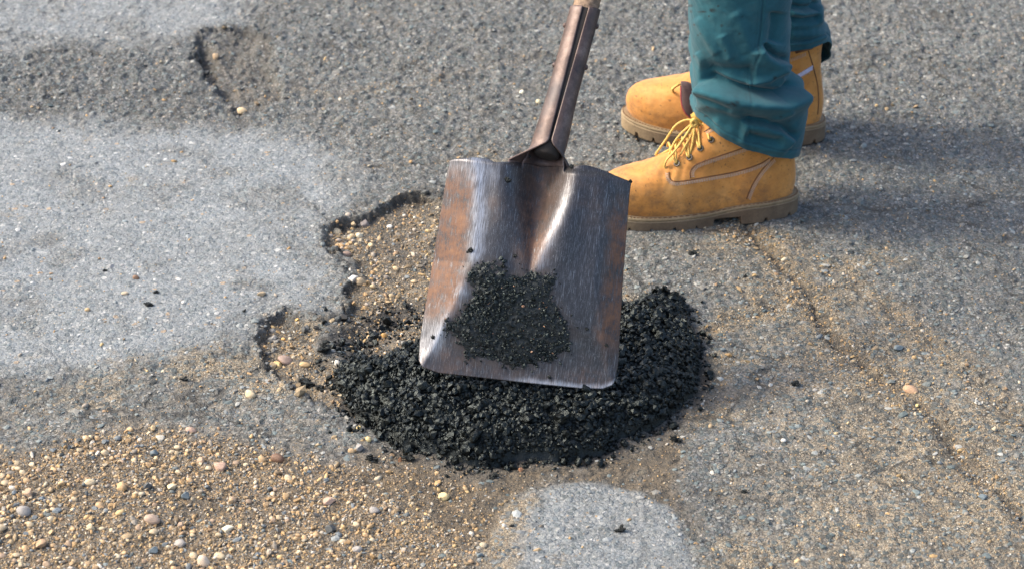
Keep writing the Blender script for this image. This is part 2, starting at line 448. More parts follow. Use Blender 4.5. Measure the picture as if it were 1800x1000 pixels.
def mat_sole():
    m = M('dirty_sole_rubber'); n = m.noise(30, 6, 0.7); n2 = m.noise(300, 4, 0.7)
    a = m.sep(m.attr('wear').outputs['Color'])
    c = m.mix(a[0], m.ramp(n, (0.3, (0.085, 0.055, 0.035)), (0.7, (0.155, 0.105, 0.068))), m.ramp(n, (0.3, (0.20, 0.145, 0.08)), (0.7, (0.36, 0.27, 0.155))))
    m.base(m.mix(0.5, c, m.ramp(n2, (0.3, 0.6), (0.7, 1.25)), 'MULTIPLY')); m.set(Roughness=0.75); m.bump(n2, 0.4, 0.0008); return m.m

ROAD = mat_road(); CHIP = mat_stone('aggregate_stone'); PEB = mat_pebble(); BIT = mat_bitumen(); STEEL = mat_steel()
SOCK = mat_socket(); WOOD = mat_wood(); LEATH = mat_leather(); CLOTH = mat_cloth(); SOLE = mat_sole()
LACE = mat_flat('yellow_lace_cord', (0.62, 0.40, 0.10), 0.7, 0, 0.5, 900)
STITCH = mat_flat('pale_thread', (0.52, 0.42, 0.35), 0.8, 0, 0.4, 800)
EYE = mat_flat('dull_eyelet_metal', (0.16, 0.14, 0.12), 0.4, 0.8, 0.4)
HOLEM = mat_flat('eyelet_hole_dark', (0.01, 0.008, 0.006), 0.9)
TONG = mat_flat('brown_padded_lining', (0.075, 0.045, 0.045), 0.85)
TRIM = mat_flat('red_piping', (0.38, 0.04, 0.08), 0.7)
OLIVE = mat_flat('olive_yellow_tongue', (0.36, 0.22, 0.03), 0.7)
TAB = mat_flat('pale_lilac_pull_tape', (0.5, 0.5, 0.66), 0.7)
SEAM = mat_flat('dark_seam_edge', (0.13, 0.055, 0.02), 0.8)

# ------------------------------------------------------------------ the ground
HOLE = G((800, 337), (755, 340), (705, 347), (672, 362), (648, 378), (612, 384), (585, 390), (574, 404), (574, 430), (590, 450), (606, 480), (612, 520),
         (600, 548), (560, 572), (532, 552), (500, 543), (470, 560), (456, 600), (470, 640), (520, 690), (600, 730), (680, 765), (800, 805), (1000, 795),
         (1150, 730), (1230, 640), (1205, 560), (1150, 480), (1110, 400), (1030, 350), (900, 333))
ISLE = G((548, 560), (600, 555), (640, 575), (650, 610), (620, 650), (570, 650), (545, 610))
HOLE2 = G((345, 54), (380, 50), (425, 47), (480, 62), (498, 120), (512, 180), (470, 195), (425, 202), (388, 172), (366, 140), (345, 125), (340, 95), (352, 80))
LIGHT1 = G((-400, 190), (-50, 195), (100, 205), (250, 218), (420, 220), (540, 235), (620, 270), (660, 310), (640, 350), (600, 382), (565, 400), (565, 430),
           (600, 480), (600, 545), (545, 560), (480, 545), (455, 570), (430, 615), (330, 640), (200, 655), (100, 665), (-50, 655), (-400, 650))
LIGHT2 = G((-500, -160), (400, -160), (450, -20), (400, 45), (300, 68), (150, 82), (0, 88), (-500, 100))
LIGHT3 = G((870, 1200), (862, 1000), (878, 900), (925, 864), (990, 850), (1060, 848), (1130, 868), (1180, 900), (1212, 955), (1225, 1010), (1230, 1200))
DARK1 = G((-500, 105), (0, 92), (200, 82), (330, 58), (400, 45), (470, 40), (520, 120), (500, 190), (420, 205), (250, 210), (100, 200), (-500, 190))
GRAV = G((-500, 790), (-20, 800), (60, 800), (130, 770), (250, 742), (350, 762), (450, 792), (600, 812), (720, 812), (800, 830), (870, 870), (876, 900), (862, 960), (868, 1200), (-500, 1200))
BROWN = G((640, 790), (800, 822), (960, 815), (1090, 780), (1190, 735), (1235, 650), (1262, 640), (1260, 700), (1190, 790), (1170, 840), (1215, 900), (1220, 940), (1190, 905), (1130, 868), (1060, 845), (940, 855), (875, 895), (862, 960), (800, 950), (720, 900), (640, 850))
SEAM1 = G((1290, 370), (1340, 425), (1405, 500), (1440, 550), (1480, 600), (1540, 650), (1605, 700), (1655, 755), (1700, 820), (1760, 870), (1830, 930), (1950, 1050))
SEAM2 = G((1425, 515), (1350, 545), (1290, 560), (1230, 590))
SEAM3 = G((1400, 430), (1500, 490), (1600, 580), (1700, 640), (1790, 720), (1900, 800))
SEAM4 = G((520, 160), (600, 165), (700, 150), (850, 120), (980, 90))
SEAM5 = G((640, 300), (760, 285), (850, 270))
SANDY = G((1110, 420), (1250, 400), (1340, 420), (1440, 500), (1620, 600), (1760, 720), (1900, 850), (2200, 1200), (1200, 1200), (1215, 900), (1180, 800), (1240, 700), (1240, 600), (1180, 470))
SANDL = G((-400, 655), (200, 650), (400, 640), (460, 640), (600, 730), (800, 810), (700, 840), (300, 790), (-400, 820))

PILE = G((596, 668), (612, 642), (640, 634)) + G((660, 622), (700, 607), (745, 590), (800, 575), (900, 560), (1000, 550), (1085, 535), (1115, 520), (1160, 503), (1190, 520), (1222, 590), (1238, 630), h=0.02) + \
       G((1236, 650), (1222, 690), (1190, 722), (1140, 752), (1090, 772), (1060, 800), (1010, 808), (960, 803), (900, 812), (850, 822), (800, 808), (750, 796), (700, 784), (670, 760), (630, 738), (606, 706))

def mound(x, y):
    wx = x + 0.014 * fbm(x, y, 16, 40, 3); wy = y + 0.014 * fbm(x, y, 16, 44, 3)
    d = -sdf(wx, wy, PILE)
    t = np.clip(d / 0.085, 0, 1)
    h = 0.047 * np.sqrt(np.clip(t * (2 - t), 0, 1)) + 0.008 * sm(0.06, 0.16, d)
    # the low lobe at the right and the flattened middle
    h *= 1 - 0.18 * sm(0.17, 0.26, x)
    h += sm(0, 0.03, d) * (0.012 * fbm(x, y, 34, 50, 5, 0.7))
    return np.where(d > 0, h, 0.0), d

def worley(x, y, f, seed):
    x = x * f; y = y * f; xi = np.floor(x).astype(np.int64); yi = np.floor(y).astype(np.int64)
    if ('w', seed) not in _tabs: _tabs[('w', seed)] = np.random.default_rng(5000 + seed).random((256, 256, 3))
    T = _tabs[('w', seed)]; best = np.full(x.shape, 9.0); val = np.zeros(x.shape)
    for i in (-1, 0, 1):
        for j in (-1, 0, 1):
            t = T[(xi + i) & 255, (yi + j) & 255]
            d = (xi + i + t[..., 0] - x) ** 2 + (yi + j + t[..., 1] - y) ** 2
            m_ = d < best; best = np.where(m_, d, best); val = np.where(m_, t[..., 2], val)
    return np.sqrt(best), val

def fields(x, y):
    w1x = x + 0.022 * fbm(x, y, 17, 1, 6, 0.72); w1y = y + 0.022 * fbm(x, y, 17, 6, 6, 0.72)
    w2x = x + 0.03 * fbm(x, y, 9, 12, 4, 0.6); w2y = y + 0.03 * fbm(x, y, 9, 17, 4, 0.6)
    f = {}
    dh = sdf(w1x, w1y, HOLE)
    _, cw_ = worley(w1x, w1y, 55, 7); dh = dh + 0.013 * (cw_ - .5)
    soft = np.clip(sm(-0.02, 0.2, x) + sm(-0.235, -0.32, y) * sm(-0.28, -0.1, x) + sm(-0.42, -0.52, y), 0, 1)
    hole = sm(0.002, 0.0, dh + 0.0) * 0
    wd = 0.006 + 0.035 * sm(-.1, .4, fbm(x, y, 13, 35, 4)) + 0.075 * soft
    hole = sm(0, 1, np.clip(-dh / wd, 0, 1)) * (1 - 0.45 * soft)
    isle = sm(0.004, -0.03, sdf(w1x, w1y, ISLE))
    dh2 = sdf(w1x, w1y, HOLE2) + 0.016 * (cw_ - .5)
    soft2 = sm(P(420, 120).x, P(500, 120).x, x)
    hole2 = sm(0, 1, np.clip(-dh2 / (0.006 + 0.022 * soft2), 0, 1))
    # slight lip around the broken edge
    lip = np.exp(-(dh / 0.012) ** 2) * (dh > 0) * (1 - soft)
    w3x = w2x + 0.05 * fbm(x, y, 14, 55, 5, 0.7); w3y = w2y + 0.05 * fbm(x, y, 14, 60, 5, 0.7)
    l1 = sm(0.035, -0.075, sdf(w3x, w3y, LIGHT1)); l2 = sm(0.05, -0.05, sdf(w3x, w3y, LIGHT2)); l3 = .8 * sm(0.008, -0.008, sdf(x * .3 + w1x * .7, y * .3 + w1y * .7, LIGHT3))
    f['light'] = np.clip(np.maximum(l1, l2 * 0.85), 0, 1) * (1 - hole)
    f['light'] *= 1 - 0.5 * sm(0.05, 0.45, fbm(x, y, 9, 23, 5, 0.65)); l3e = 1 - .45 * np.exp(-((sdf(x, y, LIGHT3) + 0.0) / 0.04) ** 2) * sm(P(985, 900).x, P(900, 900).x, x); f['light'] = np.maximum(f['light'], l3 * l3e)
    far = sm(P(900, 330).y, P(900, 200).y, y)
    dk = sm(0.05, -0.05, sdf(w3x, w3y, DARK1)) * 0.9
    f['dark'] = np.clip(dk + 0.2 * far + 0.5 * sm(0.1, 0.5, fbm(x, y, 5, 31, 4)) * (1 - f['light']), 0, 1)
    s1 = dline(w1x, w1y, SEAM1); s2 = dline(w1x, w1y, SEAM2); s3 = dline(w2x, w2y, SEAM3); s4 = dline(w1x, w1y, SEAM4); s5 = dline(w1x, w1y, SEAM5)
    strip = np.clip(np.exp(-(s1 / (0.022 + .035 * sm(-.3, .4, fbm(x, y, 8, 161, 4)))) ** 2) + 0.8 * np.exp(-(s2 / 0.02) ** 2) + 0.55 * np.exp(-(s3 / 0.03) ** 2) + 0.3 * np.exp(-(s4 / 0.02) ** 2) + 0.3 * np.exp(-(s5 / 0.02) ** 2), 0, 1)
    sa = 0.42 * sm(0.05, -0.10, sdf(w2x, w2y, SANDY)) + 0.34 * sm(0.04, -0.06, sdf(w2x, w2y, SANDL))
    right = 0.22 * sm(0.3, 0.6, x) * sm(0.15, -0.2, y)
    edge3 = 1.0 * np.exp(-((sdf(x, y, LIGHT3) + 0.012) / 0.032) ** 2) * sm(P(985, 900).x, P(900, 900).x, x)
    f['sand'] = np.clip(sa + right + strip * 0.95 + hole * (1 - isle) * 0.9 + 0.6 * sm(0.1, 0.5, fbm(x, y, 8, 27, 6, .65)) * (1 - far * .8) + 0.12, 0, 1)
    f['sand'] = np.clip(f['sand'] * (1 - 0.8 * f['light']) + edge3 * (.6 + .4 * sm(-.3, .3, fbm(x, y, 20, 195, 4))) + hole2 * 0.18 + .45 * f['light'] * sm(.12, .5, fbm(x, y, 10, 157, 5, .65)), 0, 1)
    g = sm(0.03, -0.035, sdf(w2x, w2y, GRAV))
    f['gravel'] = np.clip(g * (1 - l3) + hole * (1 - isle) * (1 - soft) * 0.55 + strip * 0.3, 0, 1)
    f['strip'] = strip; f['hole'] = hole * (1 - isle * .8); f['soft'] = soft
    br = sm(0.03, -0.02, sdf(w2x, w2y, BROWN)) * (1 - l3); br = np.maximum(br, .55 * np.exp(-(np.maximum(s1 - .004, 0) / .016) ** 2) * sm(-.3, .2, fbm(x, y, 16, 191, 4)))
    f['brown'] = np.clip(br + 0.38 * hole2, 0, 1) * (1 - 0.3 * sm(0, 0.4, fbm(x, y, 25, 29, 4)))
    # stain and painted shade at rims and hollow; damp, bitumen-stained ground beside the pile
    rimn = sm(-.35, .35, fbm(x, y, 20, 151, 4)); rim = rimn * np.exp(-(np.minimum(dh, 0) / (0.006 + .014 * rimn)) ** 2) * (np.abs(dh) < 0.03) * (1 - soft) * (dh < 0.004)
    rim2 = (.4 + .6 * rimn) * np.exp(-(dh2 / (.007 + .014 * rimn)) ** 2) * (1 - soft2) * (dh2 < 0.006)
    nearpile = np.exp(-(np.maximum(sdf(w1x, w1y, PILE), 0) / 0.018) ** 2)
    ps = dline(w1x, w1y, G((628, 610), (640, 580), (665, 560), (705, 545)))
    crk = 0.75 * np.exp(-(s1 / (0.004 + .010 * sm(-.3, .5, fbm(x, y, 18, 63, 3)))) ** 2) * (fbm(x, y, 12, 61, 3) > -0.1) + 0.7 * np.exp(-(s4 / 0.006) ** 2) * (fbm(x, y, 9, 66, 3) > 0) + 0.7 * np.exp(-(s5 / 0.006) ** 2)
    f['stain_shade'] = np.clip(rim * 0.75 + rim2 * 0.8 + 0.6 * nearpile + 1.0 * np.exp(-(ps / 0.038) ** 2) * (x < P(760, 560).x) + 0.75 * crk + 0.25 * isle + .55 * hole * (1 - soft) * sm(-.05, .35, fbm(x, y, 16, 207, 5, .65)), 0, 1)
    # relief
    roughness = (1 - 0.72 * f['light']) * (1 + 0.5 * far)
    h = -0.012 * np.exp(-(ps / .03) ** 2) - (0.0125 + .007 * fbm(x, y, 7, 37, 3)) * hole + 0.012 * isle * hole - (0.015 + .014 * fbm(x, y, 16, 155, 4)) * hole2 - .016 * hole2 * np.exp(-(dline(x, y, G((352, 82), (362, 105), (364, 130))) / .018) ** 2) + 0.003 * lip
    h += 0.006 * fbm(x, y, 4, 70, 3) + roughness * (0.0022 * fbm(x, y, 60, 74, 3, 0.7) + 0.0030 * fbm(x, y, 22, 78, 3)) + 0.0012 * fbm(x, y, 170, 83, 2) * (0.6 + f['gravel'])
    wd1, wv1 = worley(x + .004 * fbm(x, y, 60, 203, 2), y + .004 * fbm(x, y, 60, 205, 2), 78, 1)
    h += 0.0048 * roughness * (1 - .6 * f['gravel']) * (1 - .3 * f['sand']) * (wv1 - .3) * sm(.62, .3, wd1)
    h += (0.0045 * g + 0.006 * hole) * fbm(x, y, 18, 90, 5, 0.65)
    h += -0.008 * np.exp(-(s1 / 0.014) ** 2) * sm(-.5, .2, fbm(x, y, 14, 193, 4)) - 0.003 * np.exp(-(s3 / 0.01) ** 2) - 0.005 * crk - 0.003 * np.exp(-(s2 / 0.007) ** 2)
    h += 0.0015 * l3 - 0.003 * br
    h += 0.005 * sm(0.01, -0.01, sdf(w1x, w1y, LIGHT1)) * 0.5
    fade = sm(1.24, 1.14, np.abs(x)) * sm(-.88, -.80, y) * sm(1.42, 1.30, y)
    f['h'] = h * fade
    return f

xs = np.concatenate([-np.geomspace(60, 1.16, 34), np.arange(-1.15, 1.15, 0.0030), np.geomspace(1.16, 60, 34)])
yl = [-0.80]
while yl[-1] < 1.30: yl.append(yl[-1] + 0.0027 + 0.0022 * max(0, min(1, (yl[-1] + 0.2) / 1.2)))
ys = np.concatenate([-np.geomspace(60, 0.82, 34), np.array(yl), np.geomspace(1.32, 90, 34)])
XX, YY = np.meshgrid(xs, ys)
F = fields(XX.ravel(), YY.ravel())
mA = np.stack([F['light'], F['sand'], F['dark']], -1); mB = np.stack([F['gravel'], F['brown'], F['stain_shade']], -1)
road = new_mesh('road', np.stack([XX.ravel(), YY.ravel(), F['h']], -1), grid_faces(len(ys), len(xs)), ROAD, True, attrs={'mask_a': mA, 'mask_b': mB})
tag(road, kind='structure')

# ------------------------------------------------------------------ aggregate chips, gravel and sand
def scatter(n, prob, seed, box=(-1.12, 1.12, -0.78, 1.2)):
    r = np.random.default_rng(seed)
    X = r.uniform(box[0], box[1], n); Y = r.uniform(box[2], box[3], n)
    f = fields(X, Y); _, dp = mound(X, Y)
    keep = (r.random(n) < prob(X, Y, f)) & (dp < 0.004)
    return X[keep], Y[keep], f['h'][keep], {k: v[keep] for k, v in f.items()}, r

SLATE = np.array([[.095, .12, .12], [.135, .165, .165], [.18, .205, .20], [.20, .195, .175], [.22, .235, .23], [.12, .135, .13], [.30, .30, .275]])
LSLATE = np.array([[.18, .21, .22], [.25, .27, .27], [.30, .30, .29], [.42, .42, .41], [.21, .23, .24]])
WARM = np.array([[.50, .35, .17], [.54, .40, .23], [.52, .44, .31], [.42, .28, .14], [.36, .24, .14], [.44, .38, .30], [.16, .18, .19], [.46, .30, .14], [.30, .26, .21], [.58, .53, .45], [.34, .25, .15], [.26, .19, .11], [.13, .15, .15], [.48, .31, .15], [.42, .30, .17]])
def pick(pal, n, r, var=0.12):
    c = pal[r.integers(0, len(pal), n)] * (.9 if pal is WARM else 1); return np.clip(c * (1 + r.normal(0, var, (n, 1))), 0, 1)

X, Y, H, f, r = scatter(26000, lambda x, y, f: 0.62 * (1 - .75 * f['gravel']) * (1 - .6 * f['light']) * (1 - .5 * f['brown']) * (1 - .5 * f['hole']), 21)
n = len(X); s = np.clip(r.lognormal(math.log(0.0031), 0.38, n), 0.0015, 0.0085)
c = pick(SLATE, n, r); lc = pick(LSLATE, n, r); c = c * (1 - f['light'][:, None]) + lc * f['light'][:, None]
siz = np.stack([s, s * r.uniform(.55, .9, n), s * r.uniform(.25, .45, n)], -1)
tag(stones('aggregate', np.stack([X, Y, H - siz[:, 2] * 0.15], -1), siz, c, ICO1, 0.24, 0.16, False, CHIP), 'dull slate chips bedded in the worn asphalt road surface', 'aggregate', kind='stuff')

gp = lambda k: (lambda x, y, f: np.clip(k * (f['gravel'] ** 1.3) * (1 - .55 * f['brown']) + 0.05 * f['sand'] * (1 - f['light']) + .10 * f['strip'] ** 2 + 0.006, 0, 1))
X, Y, H, f, r = scatter(150000, lambda x, y, f: np.clip(0.50 * f['gravel'] ** 1.5 * (1 - .6 * f['brown']) + 0.34 * f['strip'] ** 1.3 + 0.09 * f['sand'] + 0.006 + 0.1 * f['brown'], 0, 1), 22, (-1.0, 1.05, -0.78, 0.75))
n = len(X); s = np.clip(r.lognormal(math.log(0.00115), 0.3, n), 0.0007, 0.0026)
tag(stones('sand_grains', np.stack([X, Y, H + s * 0.3], -1), np.stack([s * 1.2, s, s * .8], -1), pick(WARM, n, r), OCT, 0.2, 0.6, True, CHIP), 'coarse tan sand grains strewn over the gravel patch and road seams', 'sand', kind='stuff')
X, Y, H, f, r = scatter(110000, gp(0.85), 23, (-1.0, 1.05, -0.78, 0.9))
n = len(X); s = np.clip(r.lognormal(math.log(0.0018), 0.42, n), 0.001, 0.0052)
gp_ = np.stack([X, Y, H + s * 0.12], -1); gs_ = np.stack([s * r.uniform(.95, 1.6, n), s * r.uniform(.75, 1, n), s * r.uniform(.45, .8, n)], -1); gc_ = pick(WARM, n, r, .18); hf = r.random(n) < .5
tag(stones('gravel', gp_[~hf], gs_[~hf], gc_[~hf] * np.array([.85, .85, .85]), ICO1, 0.36, 0.5, False, CHIP), 'sharp angular gravel chips mixed among the rounded pea gravel', 'gravel', kind='stuff')
tag(stones('gravel', gp_[hf], gs_[hf], gc_[hf], ICO1, 0.2, 0.5, True, CHIP), 'mixed tan and grey pea gravel spread loose at the lower left', 'gravel', kind='stuff')
del X, Y, H, f

r = np.random.default_rng(61); X = r.uniform(-.6, .1, 60000); Y = r.uniform(-.5, 1.1, 60000)
dr = np.minimum(np.abs(sdf(X, Y, HOLE) + .006), np.abs(sdf(X, Y, HOLE2) + .008)); f = fields(X, Y)
k = (r.random(60000) < .15 * sm(-.2, .3, fbm(X, Y, 15, 181, 3)) * np.exp(-(dr / .016) ** 2) * (1 - f['soft'] * .8)) & (mound(X, Y)[1] < 0); X, Y = X[k], Y[k]; n = len(X)
s = np.clip(r.lognormal(math.log(.0028), .55, n), .0012, .009)
tag(stones('rubble', np.stack([X, Y, f['h'][k] + s * .1], -1), np.stack([s * 1.3, s, s * .7], -1), pick(np.array([[.10, .105, .10], [.16, .165, .16], [.06, .058, .055], [.2, .19, .17], [.30, .23, .14]]), n, r, .2), ICO1, .34, .6, False, CHIP), 'broken grey rubble along the ragged rims of the potholes', 'rubble', kind='stuff')
# ------------------------------------------------------------------ mound of fresh asphalt
def surf(x, y):
    x = np.atleast_1d(np.asarray(x, float)); y = np.atleast_1d(np.asarray(y, float))
    m, d = mound(x, y); return fields(x, y)['h'] * np.where(d > 0.03, 0.3, 1) + m

px0, px1 = min(p[0] for p in PILE) - .02, max(p[0] for p in PILE) + .02
py0, py1 = min(p[1] for p in PILE) - .02, max(p[1] for p in PILE) + .02
gx = np.arange(px0, px1, 0.003); gy = np.arange(py0, py1, 0.003)
MX, MY = np.meshgrid(gx, gy); mh, md = mound(MX.ravel(), MY.ravel())
base_h = fields(MX.ravel(), MY.ravel())['h']
mz = np.where(md > 0.003, np.maximum(base_h, base_h * 0.3) * 0 + base_h * np.where(md > .03, .3, 1) + mh, base_h - 0.006)
mbase_v = np.stack([MX.ravel(), MY.ravel(), mz], -1); mbase_f = grid_faces(len(gy), len(gx))
pile = empty('asphalt_mound', (0.02, P(915, 680).y, 0)); tag(pile, 'mound of fresh glossy black asphalt filling the pothole under the shovel', 'asphalt heap')
Minv = -np.array(pile.location)
new_mesh('mound_core', mbase_v + Minv, mbase_f, BIT, True, pile, cols=np.full((len(mbase_v), 3), 0.006))
r = np.random.default_rng(31)
def pile_pts(n, rr):
    X = rr.uniform(px0, px1, n * 2); Y = rr.uniform(py0, py1, n * 2); h, d = mound(X, Y)
    k = d > -np.clip(rr.exponential(0.0075, len(d)), 0, .06) + .008; X, Y = X[k][:n], Y[k][:n]
    return X, Y, surf(X, Y)
X, Y, H = pile_pts(27000, r); n = len(X)
s = np.clip(r.lognormal(math.log(0.0020), 0.45, n), 0.001, 0.0075)
tone = np.clip(r.lognormal(math.log(0.0036), 0.55, n), 0.001, 0.02)[:, None] * np.array([[0.85, 1.06, 1.10]])
o = stones('asphalt_crumbs', np.stack([X, Y, H + s * r.uniform(-.3, 1.0, n) * 1.3], -1) + Minv, np.stack([s * 1.25, s, s * .85], -1), tone, ICO1, 0.34, 1.0, False, BIT, pile, r); o['kind'] = 'stuff'
X = r.uniform(P(560, 600).x, P(760, 600).x, 9000); Y = r.uniform(P(650, 640).y, P(650, 520).y, 9000)
k = (r.random(9000) < .13 * np.exp(-(dline(X, Y, G((600, 640), (640, 595), (670, 565), (720, 545))) / .03) ** 2) + .004) & (mound(X, Y)[1] < 0); X, Y = X[k], Y[k]; n = len(X)
s = np.clip(r.lognormal(math.log(0.0021), 0.5, n), 0.001, 0.007)
o = stones('strewn_crumbs', np.stack([X, Y, fields(X, Y)['h'] + s * .4], -1) + Minv, np.stack([s * 1.25, s, s * .8], -1), np.full((n, 3), .006), ICO1, 0.34, 1.0, False, BIT, pile, r); o['kind'] = 'stuff'
X, Y, H = pile_pts(450, r); n = len(X); s = np.clip(r.lognormal(math.log(0.0056), 0.25, n), 0.0035, 0.0105)
tone = np.clip(r.lognormal(math.log(0.0036), 0.35, n), 0.001, 0.015)[:, None] * np.array([[0.85, 1.06, 1.10]])
o = stones('asphalt_lumps', np.stack([X, Y, H + s * r.uniform(0.0, .7, n)], -1) + Minv, np.stack([s * 1.2, s, s * .8], -1), tone, ICO2, 0.26, 1.0, False, BIT, pile, r); o['kind'] = 'stuff'

# ------------------------------------------------------------------ single pebbles and crumbs one can point at
def shape(seed, tm, jit, flat=1.0, angular=False):
    rr = np.random.default_rng(seed); v = tm[0].copy()
    ph = rr.random((5, 3)) * 6; kk = rr.normal(0, 1.4, (5, 3))
    amp = sum(np.sin(v @ kk[i] + ph[i, 0]) for i in range(5)) * jit
    v *= (1 + amp[:, None])
    if angular:
        for _ in range(9):
            nrm = rr.normal(0, 1, 3); nrm /= np.linalg.norm(nrm); dd = v @ nrm; cut = rr.uniform(.55, .8)
            v -= np.clip(dd - cut, 0, None)[:, None] * nrm
    return v
ROUND = [new_mesh('pebble', shape(k, ICO3, 0.085, angular=(k % 2 == 1)), ICO3[1], PEB, True, link=False) for k in range(8)]
ANG = [new_mesh('stone_chip', shape(50 + k, ICO3, 0.05, angular=True), ICO3[1], PEB, False, link=False) for k in range(6)]
def lumpmesh(k):
    rr = np.random.default_rng(400 + k); V = []; Fc = []
    for i in range(26):
        c = rr.normal(0, 0.42, 3) * np.array([1, 1, .6]); s = rr.uniform(.2, .48)
        v = ICO1[0] * (1 + .35 * (rr.random((12, 1)) * 2 - 1)) * s + c
        Fc.append(ICO1[1] + 12 * i); V.append(v)
    V = np.concatenate(V)
    return new_mesh('asphalt_crumb', V, np.concatenate(Fc), BIT, False, link=False, cols=np.full((len(V), 3), 0.011))
CR = [lumpmesh(k) for k in range(5)]

def place(name, mesh, px, py, wpx, asp, col, label, cat, group=None, sink=0.5):
    p = P(px, py); z = float(surf(p.x, p.y)[0]); p = P(px, py + wpx * 0.15, z)
    sc = wpx / FPX * (p - cam.location).length / 2
    o = bpy.data.objects.new(name, mesh); COL.objects.link(o)
    z = float(surf(p.x, p.y)[0])
    o.scale = (sc, sc * random.uniform(.7, .95), sc * asp); o.rotation_euler = (random.uniform(-.2, .2), random.uniform(-.2, .2), random.uniform(-.5, .5))
    o.location = (p.x, p.y, z + sc * asp * (1 - sink) * .8); o.color = (*col, 1)
    return tag(o, label, cat, group)

